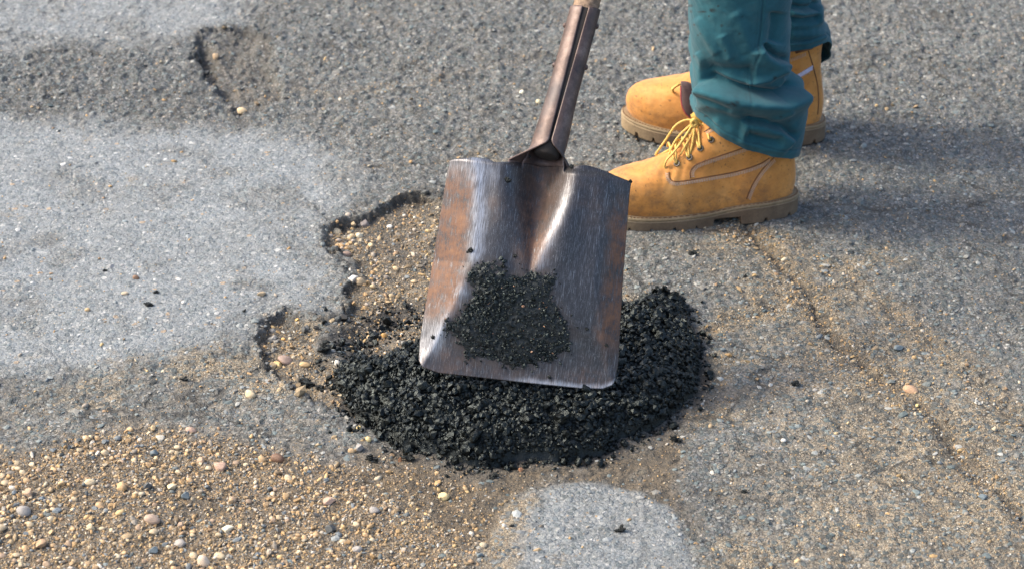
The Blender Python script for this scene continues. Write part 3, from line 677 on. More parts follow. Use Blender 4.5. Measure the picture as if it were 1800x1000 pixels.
CREAM, TAN, BRN, PINK, SL, DK, WH = (.62, .50, .32), (.50, .34, .18), (.16, .085, .05), (.50, .33, .24), (.13, .17, .19), (.06, .07, .075), (.72, .69, .62)
GREY = (.30, .28, .26)
named = [
 (487, 805, 26, .8, BRN, 0, 'dark brown knobbly pebble on the sandy edge of the gravel patch'),
 (387, 818, 26, .6, PINK, 0, 'smooth pinkish oval pebble left of the dark brown pebble'),
 (440, 692, 17, .8, CREAM, 0, 'lone cream pebble on grey asphalt left of the black mound'),
 (215, 855, 22, .85, TAN, 0, 'round tan pebble in the gravel beside two smaller cream ones'),
 (42, 895, 25, .8, GREY, 0, 'pale grey rounded pebble near the left end of the gravel'),
 (50, 868, 18, 1.0, (.5, .34, .22), 0, 'upright orange tan pebble just above the pale grey rounded one'),
 (160, 845, 18, .7, CREAM, 0, 'flat cream pebble left of the round tan pebble'),
 (108, 850, 17, .7, TAN, 0, 'small tan oval pebble amid dark grit at left'),
 (270, 795, 16, .9, SL, 1, 'blue slate chip at the upper edge of the gravel patch'),
 (282, 770, 18, .6, (.6, .55, .45), 0, 'cream pebble pair member at the topmost edge of the gravel'),
 (335, 755, 16, .6, PINK, 0, 'pink pebble at the top right of the gravel patch'),
 (578, 880, 26, .5, PINK, 1, 'pink wedge shaped stone right of the gravel patch'),
 (582, 930, 20, .9, DK, 1, 'dark slate stone lying alone on brown sandy gravel'),
 (400, 928, 24, .55, (.7, .62, .46), 1, 'pale yellow flat stone in the lower gravel'),
 (270, 912, 26, .6, (.44, .32, .24), 0, 'long slanted brown pebble in the middle of the gravel'),
 (302, 855, 20, .5, CREAM, 0, 'long cream pebble lying right of the round tan pebble'),
 (326, 871, 18, .9, SL, 1, 'angular slate stone at the centre of the gravel'),
 (260, 856, 18, .9, DK, 1, 'dark angular stone next to the long cream pebble'),
 (358, 988, 20, 1.0, (.62, .5, .38), 0, 'cream upright pebble at the bottom edge of the picture'),
 (318, 953, 22, .6, GREY, 0, 'grey flat pebble low in the gravel'),
 (223, 942, 20, .55, (.38, .27, .15), 0, 'brown oval pebble low in the gravel'),
 (159, 928, 16, 1.0, (.66, .52, .32), 0, 'bright cream pebble beside a slate chip low at left'),
 (270, 965, 20, .7, SL, 1, 'blue grey chip low in the gravel under the slanted brown pebble'),
 (72, 955, 24, .5, (.40, .26, .15), 0, 'wide orange brown pebble at the lower left'),
 (385, 975, 20, .5, (.66, .52, .32), 0, 'cream flat pebble at the bottom of the gravel'),
 (503, 872, 14, .9, TAN, 0, 'small round tan pebble left of the pink wedge stone'),
 (461, 807, 12, 1.0, TAN, 0, 'little tan pebble touching the shadow of the dark brown one'),
 (782, 872, 19, .8, (.62, .48, .24), 0, 'yellow cream pebble on brown soil below the mound'),
 (648, 772, 11, 1.0, (.66, .52, .25), 0, 'yellow pebble just below the left foot of the mound'),
 (632, 789, 17, .9, GREY, 1, 'grey stone beside a tan pebble under the mound at left'),
 (619, 791, 12, .9, TAN, 0, 'tan pebble leaning against the grey stone under the mound'),
 (703, 810, 9, 1.4, (.42, .2, .1), 0, 'small reddish upright pebble below the mound front'),
 (768, 830, 9, 1.0, TAN, 0, 'small tan pebble on the brown soil below the mound front'),
 (916, 807, 9, 1.0, (.42, .2, .1), 0, 'red brown pebble touching the front of the mound'),
 (658, 896, 16, .6, GREY, 0, 'pale grey oval pebble on brown gravel below the mound'),
 (630, 965, 18, .6, GREY, 0, 'grey oval pebble near the bottom of the brown gravel'),
 (850, 956, 14, .9, (.45, .38, .26), 0, 'tan grey pebble left of the pale asphalt patch at bottom'),
 (843, 976, 16, .8, SL, 1, 'angular grey chip left of the pale asphalt patch at bottom'),
 (1603, 683, 26, .55, (.48, .30, .18), 0, 'smooth tan oval pebble on the road seam at right'),
 (1612, 712, 11, .7, (.62, .46, .2), 0, 'small yellow pebble just below the tan oval pebble on the seam'),
 (1377, 773, 10, .9, WH, 0, 'small white pebble on sandy asphalt right of the mound'),
 (1355, 677, 8, .9, WH, 0, 'tiny white pebble left of the black crumb on the right asphalt'),
 (1580, 609, 20, .5, SL, 1, 'flat slate stone bedded beside the road seam at right'),
 (1728, 872, 18, .5, SL, 1, 'flat slate stone at the lower right of the road'),
 (591, 404, 19, .75, CREAM, 0, 'cream pebble at the left corner of the pothole'),
 (641, 394, 20, .85, (.22, .19, .18), 0, 'dark grey round pebble against the upper pothole rim'),
 (633, 413, 11, 1.0, (.66, .6, .45), 0, 'pale yellow pebble below the dark grey round one'),
 (599, 438, 13, .9, (.66, .50, .34), 0, 'cream pebble in the middle of the upper pothole edge'),
 (608, 448, 21, .7, (.36, .25, .19), 0, 'brown lumpy pebble next to the upper pothole rim'),
 (620, 486, 22, .5, (.7, .66, .6), 1, 'white flat stone wedged at the pothole rim'),
 (634, 496, 15, .8, (.5, .38, .24), 0, 'tan pebble right of the white flat stone'),
 (686, 400, 10, .6, WH, 0, 'white chip in the upper part of the pothole'),
 (502, 631, 26, .5, (.34, .24, .19), 0, 'wide brown flat pebble in the lower left notch of the pothole'),
 (486, 638, 24, .45, (.66, .46, .2), 0, 'yellow flat pebble touching the wide brown one in the notch'),
 (538, 642, 18, .5, (.62, .42, .2), 0, 'yellow tan pebble on the right of the notch'),
 (523, 569, 9, .9, (.62, .36, .12), 0, 'orange pebble at the top of the notch'),
 (498, 598, 9, .8, (.62, .36, .12), 0, 'orange pebble in the middle of the notch'),
 (676, 588, 11, .8, (.62, .36, .12), 0, 'orange pebble beside the mound at the pothole edge'),
 (594, 647, 11, .8, (.6, .57, .5), 0, 'white round pebble next to the left foot of the mound'),
 (631, 733, 9, .8, (.66, .5, .2), 0, 'yellow pebble stuck in the lower left edge of the mound'),
 (154, 544, 9, .9, (.62, .42, .22), 0, 'orange pebble on the pale asphalt at left'),
 (322, 532, 8, .9, WH, 0, 'white pebble on the pale asphalt right of the black crumbs'),
 (240, 488, 11, .9, (.22, .13, .08), 0, 'brown pebble on the pale asphalt at left'),
 (459, 514, 19, .5, (.42, .32, .2), 0, 'tan stone at the edge of the pale asphalt above the notch'),
 (219, 515, 14, .6, (.5, .4, .28), 0, 'beige pebble left of the black crumbs on the pale asphalt'),
 (380, 109, 12, .9, (.6, .42, .25), 0, 'tan pebble inside the far pothole'),
 (425, 199, 14, .7, (.66, .5, .3), 0, 'cream pebble at the near tip of the far pothole'),
 (918, 163, 9, 1.0, (.7, .66, .52), 0, 'white pebble on the road left of the shovel socket'),
 (947, 183, 10, 1.0, (.72, .64, .42), 0, 'cream white pebble touching the left side of the shovel socket'),
 (598, 176, 8, .9, (.66, .62, .5), 0, 'white pebble on rough road right of the far pothole'),
]
for i, (a, b, w, asp, c, ang, lab) in enumerate(named):
    place('stone_chip' if ang else 'pebble', (ANG[i % 6] if ang else ROUND[i % 8]), a, b, w, asp, c, lab, 'stone' if ang else 'pebble')
crumbs = [
 (570, 612, 24, 'clump of black asphalt in the notch left of the mound'),
 (540, 672, 22, 'black asphalt clump at the outer left tip of the mound'),
 (561, 680, 16, 'small black asphalt clump close to the left tip of the mound'),
 (653, 806, 20, 'black asphalt clump fallen below the left front of the mound'),
 (868, 836, 18, 'black asphalt crumb on brown soil below the mound front'),
 (720, 804, 20, 'black asphalt clump at the foot of the mound front'),
 (852, 822, 12, 'little black crumb between the mound and the brown soil'),
 (932, 812, 14, 'black crumb at the front centre of the mound'),
 (1187, 772, 18, 'black asphalt crumb on grey asphalt right below the mound'),
 (1308, 863, 12, 'black crumb alone on sandy asphalt at lower right'),
 (1092, 931, 16, 'black asphalt crumb on the pale patch at the bottom'),
 (900, 922, 7, 'tiny black crumb at the left edge of the pale bottom patch'),
 (1396, 673, 15, 'black asphalt crumb on the sandy road right of the mound'),
 (1247, 594, 10, 'small black crumb just right of the mound'),
 (1217, 446, 15, 'black asphalt crumb on the road under the near boot'),
 (1310, 486, 7, 'tiny black crumb right of the near boot toe'),
 (262, 535, 13, 'black crumb on the pale asphalt left of the pothole, the larger one'),
 (273, 513, 10, 'black crumb on the pale asphalt just above the larger one'),
 (184, 475, 7, 'black speck at the far left of the pale asphalt'),
 (429, 545, 7, 'black speck at the edge of the pale asphalt near the notch'),
 (325, 667, 12, 'dark crumb on the grey asphalt under the pale area'),
 (700, 655, 9, 'small black crumb high on the left shoulder of the mound'),
]
for i, (a, b, w, lab) in enumerate(crumbs):
    place('asphalt_crumb', CR[i % 5], a, b, w * 1.05, .75, (0, 0, 0), lab, 'asphalt crumb', sink=.4)
# look-alike pebbles of the gravel patch
rr = np.random.default_rng(77); placed = 0
kinds = [((.56, .44, .28), 0, 'small cream pebble among the lower left gravel', 'small cream pebbles in the gravel patch'),
         ((.48, .32, .17), 0, 'small tan pebble among the lower left gravel', 'small tan pebbles in the gravel patch'),
         ((.14, .17, .19), 1, 'small blue grey chip among the lower left gravel', 'small slate chips in the gravel patch'),
         ((.34, .24, .16), 0, 'small brown pebble among the lower left gravel', 'small brown pebbles in the gravel patch')]
while placed < 210:
    a, b = rr.uniform(-10, 720), rr.uniform(750, 1005); p = P(a, b)
    f1 = fields(np.array([p.x]), np.array([p.y]))
    if f1['gravel'][0] < 0.6 or rr.random() < (a / 900): continue
    if any((a - q[0]) ** 2 + (b - q[1]) ** 2 < 400 for q in named): continue
    c, ang, lab, grp = kinds[rr.choice(4, p=[.36, .3, .2, .14])]
    k = rr.uniform(.85, 1.2); w = float(np.clip(rr.lognormal(math.log(10.5), .22), 8, 16))
    place('stone_chip' if ang else 'pebble', (ANG[placed % 6] if ang else ROUND[placed % 8]), a, b, w, rr.uniform(.55, .85), tuple(min(1, q * k) for q in c), lab, 'stone' if ang else 'pebble', grp)
    placed += 1
placed = 0
while placed < 45:
    a, b = rr.uniform(580, 740), rr.uniform(390, 600)
    p = P(a, b); f1 = fields(np.array([p.x]), np.array([p.y]))
    if f1['hole'][0] < 0.6 or f1['stain_shade'][0] > .5: continue
    if rr.random() < (a - 580) / 220: continue
    place('pebble', ROUND[placed % 8], a, b, float(rr.uniform(7, 11)), .75, [(.58, .44, .26), (.5, .32, .15), (.4, .34, .28)][placed % 3], 'small tan or cream pebble lying in the open upper pothole', 'pebble', 'small pebbles in the open pothole')
    placed += 1

# ------------------------------------------------------------------ the shovel
tip = P(908, 664, 0.078)
fw = (tip - cam.location).normalized()
nz = -fw; camr = Vector((1, 0, 0)); camr = (camr - nz * camr.dot(nz)).normalized(); camu = nz.cross(camr)
aa = math.radians(7.3)
axx = camr * math.cos(aa) - camu * math.sin(aa); axy = camr * math.sin(aa) + camu * math.cos(aa)
SM = Matrix((axx, axy, nz)).transposed().to_4x4(); SM.translation = tip
shovel = empty('shovel'); shovel.matrix_world = SM
tag(shovel, 'rusty square steel shovel resting blade down on the black asphalt mound', 'shovel')
BL = 0.305
SMI = SM.inverted()
def L(px, py, z=0.0):                    # photo pixel -> shovel plane coordinates
    o = SMI @ cam.location; d = SMI.to_3x3() @ ray(px, py); t = (z - o.z) / d.z
    return o.x + d.x * t, o.y + d.y * t
edgeL = [L(*p) for p in ((735, 632), (736, 600), (742, 560), (756, 480), (772, 380), (786, 300), (789, 284))]
edgeR = [L(*p) for p in ((1081, 672), (1088, 640), (1092, 560), (1097, 480), (1103, 400), (1108, 340), (1111, 320))]
botE = [L(*p) for p in ((735, 632), (742, 645), (770, 655), (850, 664), (950, 675), (1020, 682), (1060, 683), (1078, 676), (1082, 665))]
topE = [L(*p) for p in ((789, 282), (800, 279), (835, 277), (858, 279), (868, 285), (880, 286), (900, 284), (925, 285), (945, 288), (985, 290), (1005, 292), (1020, 291), (1032, 291), (1060, 298), (1100, 313), (1111, 316))]
def lin(pts, key, t):
    a = np.array(pts); o = np.argsort(a[:, key]); return np.interp(t, a[o, key], a[o, 1 - key])
NU, NV = 190, 190
U, V = np.meshgrid(np.linspace(0, 1, NU), np.linspace(0, 1, NV))
yl_ = lin(botE, 0, np.array([0.]))[0]
Yg = V * BL
xL = lin(edgeL, 1, Yg); xR = lin(edgeR, 1, Yg)
Xg = xL + (xR - xL) * U
yb = lin(botE, 0, Xg); yt = lin(topE, 0, Xg)
yt = yt + 0.0012 * fbm(Xg, Xg * 0, 60, 5, 4)
Yg = yb + (yt - yb) * V
xL = lin(edgeL, 1, Yg); xR = lin(edgeR, 1, Yg); Xg = xL + (xR - xL) * U
def blade_z(x, y, xl=None, xr=None):
    t = np.clip(y / BL, 0, 1.2)
    rl = -(0.098 - 0.016 * sm(0, .45, 1 - t)) - 0.047 * (1 - sm(0.0, 0.62, t))   # left ridge
    rl = np.interp(t, [0, .08, .5, .75, 1], [-.134, -.122, -.078, -.082, -.096])
    rrg = np.interp(t, [0, .08, .5, .75, 1], [.143, .128, .088, .085, .072])
    fl = np.clip(rl - x, 0, None); fr = np.clip(x - rrg, 0, None)
    e_ = .005 + .012 * sm(.3, .7, t); z = -0.66 * (np.sqrt(fl ** 2 + e_ ** 2) - e_) - 0.62 * (np.sqrt(fr ** 2 + e_ ** 2) - e_)
    # shallow panel bulge between ridges, narrowing to the frog
    z += 0.006 * np.sin(np.clip(t, 0, 1) * math.pi) * np.clip(1 - (x / 0.12) ** 2, 0, 1)
    # fall of the lower panel towards the tip
    z -= 0.016 * (1 - sm(0.0, 0.5, t)) ** 1.3
    # central valley (frog)
    w = 0.004 + 0.030 * sm(0.42, 1.02, t); dp = 0.038 * sm(0.42, 0.95, t)
    c = -0.001
    z -= dp * np.exp(-(np.abs(x - c) / w) ** 2.0)
    # broad folds either side of the valley
    z += 0.008 * sm(.35, .8, t) * (np.exp(-((x - .042) / .022) ** 2) + .8 * np.exp(-((x + .05) / .024) ** 2))
    # rolled step at the top edge
    z -= 0.010 * sm(.965, 1.01, t) * (np.abs(x) > .03)
    # dents
    z += 0.0012 * fbm(x, y, 26, 91, 3)
    return z
Zg = blade_z(Xg, Yg)
T = Yg / BL
rust = sm(-.085, -.105, Xg) * sm(.18, .35, T) * sm(1.0, .8, T) * 1.0 + sm(.095, .118, Xg) * sm(.15, .3, T) * sm(.95, .7, T) * 1.0 + 0.9 * np.exp(-((Xg + .002) / (.012 + .012 * T)) ** 2) * sm(.45, .6, T) + .25 * sm(0.0, .6, fbm(Xg, Yg, 20, 93, 4)) + .45 * sm(.05, -.02, Yg) * 0.4
rdg = np.interp(T, [0, .08, .5, .75, 1], [-.134, -.122, -.078, -.082, -.096])
polish_glint = 0.8 * np.exp(-((Xg - rdg) / .010) ** 2) * sm(0.02, .12, T) + 0.6 * np.exp(-((Xg - (.012 + .028 * sm(.45, 1, T))) / .007) ** 2) * sm(.42, .52, T) * sm(.98, .7, T) + 1.0 * sm(.010 + .004 * fbm(Xg, Xg * 0, 160, 8, 3), .002, Yg - yb) * sm(-.03, .03, Xg) + .25 * sm(.08, .03, Yg) * (Xg < rdg)  # worn polish, plus the sunlit valley wall painted bright
polish_glint += 0.3 * np.exp(-((T - .93) / .06) ** 2) * (Xg < -.06)  # highlight painted below the top edge on the left
grime_dark = 0.9 * np.exp(-((Xg - .0) / (.018 + .012 * sm(.7, 1, T))) ** 2) * sm(.62, .85, T)  # valley gets darker towards the top
CPw = [L(700 + a / 2.222, 250 + b_ / 2.222) for a, b_ in ((280, 492), (340, 475), (440, 515), (600, 520), (610, 600), (672, 770), (600, 850), (450, 882), (262, 842), (185, 715), (292, 600))]
dcr = sdf(Xg + .012 * fbm(Xg, Yg, 40, 171, 4), Yg + .012 * fbm(Xg, Yg, 40, 175, 4), CPw)
grime_dark = np.clip(grime_dark + .75 * sm(.014, -.006, dcr), 0, 1); polish_glint = polish_glint * sm(-.004, .02, dcr)
wear = np.stack([np.clip(rust, 0, 1), np.clip(polish_glint, 0, 1), np.clip(grime_dark, 0, 1)], -1).reshape(-1, 3)
blade = new_mesh('blade', np.stack([Xg, Yg, Zg], -1).reshape(-1, 3), grid_faces(NV, NU), STEEL, True, shovel, attrs={'wear': wear})
md_ = blade.modifiers.new('thick', 'SOLIDIFY'); md_.thickness = 0.0024; md_.offset = -1
# socket: grows out of the valley and closes into a split tube
y0 = BL - 0.012
bend = Matrix.Rotation(math.radians(-7.5), 3, 'Z') @ Matrix.Rotation(math.radians(-13), 3, 'X')
tdir = bend @ Vector((0, 1, 0))
NS, NTt = 72, 90
gap_pts = []
rows = []
LEN = 0.258
def gap_at(q): return math.radians(4 + 8 * max(0, (q - .2) / .8) + 75 * (1 - float(sm(.06, .19, q))))   # half opening of the split, wider at the top
for j in range(NTt):
    q = j / (NTt - 1); s_ = q * LEN
    k = float(sm(0.045, 0.17, q))
    rad = 0.0245 - 0.0035 * float(sm(.1, .5, q))
    c0 = Vector((0.001, y0, -0.016)); kk = float(sm(0, .25, q))
    cen = c0 + (Vector((0, 1, 0)) * (1 - kk) + tdir * kk).normalized() * s_ if q < .0 else c0 + Vector((0, 1, 0)) * min(s_, .02) + tdir * max(0, s_ - .02)
    row = []
    g = gap_at(q)
    for i in range(NS):
        u = i / (NS - 1) * 2 - 1                       # -1 left lip .. +1 right lip
        phi = -u * (math.pi - g) + math.pi             # runs round the back
        tx = math.sin(phi); tz = math.cos(phi)
        tube = cen + Vector((-tx * rad * (1 if True else 1), 0, tz * rad)) if False else cen + Vector((math.sin(math.pi - 0 - (math.pi - g) * (-u) - math.pi) * rad, 0, 0))
        ang = u * (math.pi - g)                        # 0 = back, +-pi = lips at the front
        tube = cen + Vector((math.sin(ang) * rad, 0, -math.cos(ang) * rad))
        xo = -0.052 if u < 0 else 0.036
        fx = abs(u) ** 1.15 * xo
        fx = 0.001 + (fx)
        fl = Vector((fx, y0 + min(s_, .012) + max(0, s_ - .012) * .35, float(blade_z(np.array([fx]), np.array([min(y0 + s_, BL)]))[0]) - 0.0032 * (1 - float(sm(.04, .09, q)))))
        row.append(fl.lerp(tube, k))
    rows.append(row)
vs = np.array([[tuple(p) for p in r_] for r_ in rows]).reshape(-1, 3)
sock = new_mesh('socket', vs, grid_faces(NTt, NS), SOCK, True, shovel)
ms = sock.modifiers.new('thick', 'SOLIDIFY'); ms.thickness = 0.0026; ms.offset = 0
# wooden handle inside the socket, running up out of the picture
b = Bag(); c0 = Vector((0.001, y0 + .02, -0.016))
hp = [c0 + tdir * t for t in np.linspace(0.03, 1.16, 40)]
b.tube(hp, [0.0165 if i < 1 else (0.0187 if i < 9 else 0.0178) for i in range(40)], 28)
hnd = b.build('handle', WOOD, shovel)
sb = Bag(); sb.tube([c0 + tdir * t for t in (.004, .006, .03, .1, .2, .232)], [.014, .0185, .0192, .0194, .0194, .0192], 28)  # shank coloured near black for the shade inside the split socket
sb.build('handle_shank', mat_flat('socket_shade_wood', (.018, .014, .012), .8, 0, .5, 150, .0008), shovel)
gb = Bag(); e0 = hp[-1]; pr = tdir.cross(Vector((0, 0, 1))).normalized()
gb.tube([e0 - pr * .055, e0 + pr * .055], .016, 20)
gb.tube(catmull([e0 - pr * .05, e0 - pr * .045 - tdir * .05, e0 - tdir * .11]), .009, 10); gb.tube(catmull([e0 + pr * .05, e0 + pr * .045 - tdir * .05, e0 - tdir * .11]), .009, 10)
gb.build('grip', WOOD, shovel)
for t, sx in ((.205, -1), (.215, 1), (.142, -1), (.150, 1)):
    c = c0 + tdir * t; side = Vector((sx, 0, 0)); side = (side - tdir * side.dot(tdir)).normalized()
    rb = Bag(); rb.tube([c + side * .018, c + side * .0222, c + side * .0245, c + side * .0256], [.0042, .0042, .0034, .001], 12)
    rb.build('rivet', SOCK, shovel)
# asphalt crust stuck on the blade
crust_px = [(700 + a / 2.222, 250 + b_ / 2.222) for a, b_ in ((280, 492), (310, 480), (340, 475), (370, 480), (400, 492), (440, 520), (470, 522), (500, 510), (550, 508), (600, 520), (612, 560), (592, 610), (612, 630), (634, 652), (650, 700), (668, 740), (672, 780), (650, 830), (600, 850), (570, 852), (530, 872), (480, 868), (450, 882), (400, 872), (370, 842), (335, 830), (300, 836), (262, 842), (250, 790), (232, 762), (190, 735), (185, 705), (222, 692), (240, 670), (262, 650), (276, 625), (292, 600), (290, 560), (270, 540), (280, 515))]
CP = [L(*p) for p in crust_px]
cx = np.arange(-.12, .12, .0014); cy = np.arange(.01, .2, .0014); CX, CY = np.meshgrid(cx, cy)
def crust_d(x, y): return -sdf(x + .010 * fbm(x, y, 90, 101, 4, .65), y + .010 * fbm(x, y, 90, 106, 4, .65), CP)
cd = crust_d(CX.ravel(), CY.ravel())
cz = blade_z(CX.ravel(), CY.ravel()) + np.where(cd > 0, 0.0002 + .0018 * sm(0, .02, cd) + .0022 * fbm(CX.ravel(), CY.ravel(), 150, 110, 3, .7) * sm(0, .006, cd), -.0015)
fa = grid_faces(len(cy), len(cx)); keep = (cd[fa] > -.0015).all(1)
cv = np.stack([CX.ravel(), CY.ravel(), cz], -1); used = np.unique(fa[keep]); remap = -np.ones(len(cv), int); remap[used] = np.arange(len(used))
crust = empty('asphalt_crust'); crust.matrix_world = SM
tag(crust, 'crust of grey black asphalt stuck to the lower blade of the shovel', 'asphalt crust')
CRM = mat_bitumen(); CRM.name = 'drying_bitumen'
new_mesh('crust_film', cv[used], remap[fa[keep]], CRM, True, crust, cols=np.full((len(used), 3), 0.016))
r = np.random.default_rng(88); X = r.uniform(-.12, .12, 9000); Y = r.uniform(.01, .2, 9000); d = crust_d(X, Y)
dens = .35 + .65 * sm(-.1, .3, fbm(X, Y, 22, 120, 3))
k = (d > .001 - np.clip(r.exponential(.003, 9000), 0, .02)) & (r.random(9000) < dens); X, Y, d = X[k], Y[k], d[k]; n = len(X)
s = np.clip(r.lognormal(math.log(.00125), .4, n), .0006, .0036)
tone = np.clip(r.lognormal(math.log(.013), .5, n), .003, .04)[:, None] * np.array([[.8, 1.05, 1.05]])
wm = r.random(n) < .012; tone[wm] = (.28, .16, .1)
o = stones('crust_crumbs', np.stack([X, Y, blade_z(X, Y) + .0004 + .0022 * sm(0, .02, d) + s * .4], -1), np.stack([s * 1.2, s, s * .8], -1), tone, ICO1, .3, 1.0, False, CRM, crust, r); o['kind'] = 'stuff'
stuck = [(827, 440, 9, 'black speck stuck beside the polished ridge of the shovel blade'), (893, 318, 9, 'crumb cluster stuck near the top of the shovel blade left of its valley'),
         (760, 592, 7, 'black speck near the lower left edge of the shovel blade'), (1066, 606, 6, 'black speck near the lower right edge of the shovel blade'), (905, 450, 6, 'tiny dark speck at the lower end of the blade valley'),
         (1109, 317, 7, 'dark crumb on the sharp upper right corner of the shovel'), (1032, 578, 5, 'small dark speck right of the asphalt crust on the blade'), (965, 662, 6, 'small dark speck low on the blade under the crust'),
         (1005, 293, 9, 'crumbs caught on the top edge of the blade right of the socket'), (930, 273, 6, 'tiny crumb on the top edge of the blade left of the socket')]
for i, (a, b_, w, lab) in enumerate(stuck):
    lx, ly = L(a, b_, -.004); z = float(blade_z(np.array([lx]), np.array([ly]))[0])
    o = bpy.data.objects.new('asphalt_crumb', CR[i % 5]); COL.objects.link(o)
    p = SM @ Vector((lx, ly, z + .001)); s = w / 1200 / 2 * 1.1
    o.location = p; o.scale = (s, s, s * .7); o.rotation_euler = SM.to_euler(); tag(o, lab, 'asphalt crumb')

# ------------------------------------------------------------------ the worker's boots
person = empty('person', tuple(P(1330, 330)))
tag(person, 'worker in teal trousers and tan lace up boots standing behind the shovel', 'person')
PW = Matrix.Translation(person.location)

LV = np.array([  # z, x rear, x front, half width
 (.026, .010, .330, .048), (.040, .006, .337, .0515), (.055, .004, .338, .0525), (.068, .004, .334, .0515), (.079, .005, .325, .0495), (.088, .006, .310, .047), (.0945, .007, .290, .0445),
 (.100, .008, .266, .042), (.106, .009, .245, .0405), (.115, .010, .226, .0395), (.127, .012, .207, .0385), (.140, .013, .190, .038), (.155, .014, .175, .038), (.170, .013, .165, .0395), (.185, .011, .159, .042), (.196, .010, .157, .043)])
def lev(z):
    # smooth interpolation
    q = np.linspace(0, len(LV) - 1, 400); zz = np.interp(q, np.arange(len(LV)), LV[:, 0])
    ker = np.hanning(25); ker /= ker.sum()
    out = []
    for c in (1, 2, 3):
        a = np.interp(q, np.arange(len(LV)), LV[:, c]); ap = np.pad(a, 12, 'edge'); a = np.convolve(ap, ker, 'valid'); out.append(np.interp(z, zz, a))
    return out
def foot_w(x, z):
    k = 1 - sm(.09, .14, z)
    return 1 - k * (0.20 * np.exp(-((x - .125) / .05) ** 2) + .12 * np.exp(-((x - .03) / .05) ** 2))
def foot_c(x): return 0.010 * (np.clip(x - .1, 0, 1) / .24) ** 2
def make_boot(heel, yaw, side, idx, open_top=False, scale=1.0):
    """heel: world point of the back of the heel; local +x = toe, side=+1 for a left foot"""
    Bm = Matrix.Translation(heel) @ Matrix.Rotation(yaw, 4, 'Z') @ Matrix.Diagonal((scale, scale, scale, 1))
    boot = empty('boot'); boot.parent = person; boot.matrix_basis = PW.inverted() @ Bm
    NA = 220
    zz = np.concatenate([np.linspace(.026, .08, 26)[:-1], np.linspace(.08, .108, 30)[:-1], np.linspace(.108, .196, 40)])
    xr, xf, w = lev(zz)
    a = np.linspace(0, 2 * np.pi, NA, endpoint=False)
    nexp = 2.35
    ca, sa = np.cos(a), np.sin(a)
    ex = np.sign(ca) * np.abs(ca) ** (2 / nexp); ey = np.sign(sa) * np.abs(sa) ** (2 / nexp)
    X = (xr + xf)[:, None] / 2 + (xf - xr)[:, None] / 2 * ex[None]
    Z = np.repeat(zz[:, None], NA, 1)
    Y = w[:, None] * ey[None] * foot_w(X, Z)
    # creases over the vamp and dents in the leather
    cre = 0
    for x0_, k_ in ((.215, 1.0), (.228, .7), (.200, .6)):
        cre = cre - .0016 * k_ * np.exp(-((X + (Z - .1) * .5 - x0_ - .006 * np.sin(Y * 60)) / .0035) ** 2) * sm(.07, .1, Z)
    dis = .0014 * fbm(X, Z * 1.3 + Y, 22, 130 + idx, 3) + .0007 * fbm(X * 1.2, Y + Z, 70, 135 + idx, 3) + cre
    nx = ex[None] * np.ones_like(X); ny = ey[None] * np.ones_like(X)
    X = X + nx * dis * .4; Y = Y + ny * dis; Z = Z + dis * sm(.08, .1, Z) * sm(.14, .11, Z)
    # toe spring
    Z = Z + .010 * np.clip((X - .24) / .1, 0, 1) ** 2
    Y = Y + side * foot_c(X)
    co = np.stack([X, Y, Z], -1).reshape(-1, 3)
    d0 = sm(.075, .03, Z) * .9 + .6 * sm(.27, .33, X) + .25 + .5 * sm(.0, .5, fbm(X, Y + Z, 12, 140 + idx, 3))
    lip = sm(.0015, .0, Z - .026 - .010) * 0
    wear = np.stack([np.clip(d0, 0, 1).ravel(), lip.ravel(), Z.ravel() * 0], -1)
    fcs = grid_faces(len(zz), NA, True)
    up = new_mesh('upper', co, fcs, LEATH, True, boot, attrs={'wear': wear})
    so = up.modifiers.new('thick', 'SOLIDIFY'); so.thickness = .003; so.offset = -1
    tris = [tuple(f) for f in fcs.tolist()]
    bvh = BVHTree.FromPolygons([Bm @ Vector(c) for c in co.tolist()], tris)
    # sole
    NP = 640; a = np.linspace(0, 2 * np.pi, NP, endpoint=False); ca, sa = np.cos(a), np.sin(a); nexp = 2.5
    ex = np.sign(ca) * np.abs(ca) ** (2 / nexp); ey = np.sign(sa) * np.abs(sa) ** (2 / nexp)
    def ring(off):
        x = .171 + (.174 + off) * ex; y = (.0555 + off) * ey * (1 - .17 * np.exp(-((x - .125) / .05) ** 2) - .10 * np.exp(-((x - .03) / .05) ** 2)); return x, y + side * foot_c(x)
    def spring(x): return .012 * np.clip((x - .24) / .1, 0, 1) ** 2
    def top(x): return .037 - .008 * sm(.08, .16, x)
    def zb(x):
        z = np.zeros_like(x)
        z = np.where((x > .102) & (x < .150), .014, z)
        for c in (.018, .060, .178, .216, .254, .290, .318): z = np.where(np.abs(x - c) < .0027, .0075, z)
        return z
    R = []
    for off, kind in ((-.012, 't'), (-.0035, 't'), (-.001, 't2'), (.0, 't3'), (-.0012, 'g'), (-.0012, 'g2'), (.0, 'm'), (-.0005, 'l'), (-.004, 'b'), (-.02, 'b'), (-.045, 'b')):
        x, y = ring(off); sp = spring(x)
        z = {'t': top(x), 't2': top(x) - .0006, 't3': top(x) - .003, 'g': top(x) - .0055, 'g2': top(x) - .0065, 'm': top(x) - .008, 'l': np.maximum(zb(x) + .003, 0), 'b': zb(x)}[kind]
        R.append(np.stack([x, y, z + sp], -1))
    R.append(np.stack([.171 + .12 * ex, side * foot_c(.171 + .12 * ex), .012 + 0 * ex], -1))
    R = np.array(R); wr = np.zeros((R.shape[0], NP, 3)); wr[0:6, :, 0] = .7; wr[6:8, :, 0] = .15
    wr[..., 0] = np.clip(wr[..., 0] + .6 * sm(.25, .33, R[..., 0]), 0, 1)
    new_mesh('sole', R.reshape(-1, 3), grid_faces(R.shape[0], NP, True), SOLE, False, boot, attrs={'wear': wr.reshape(-1, 3)})
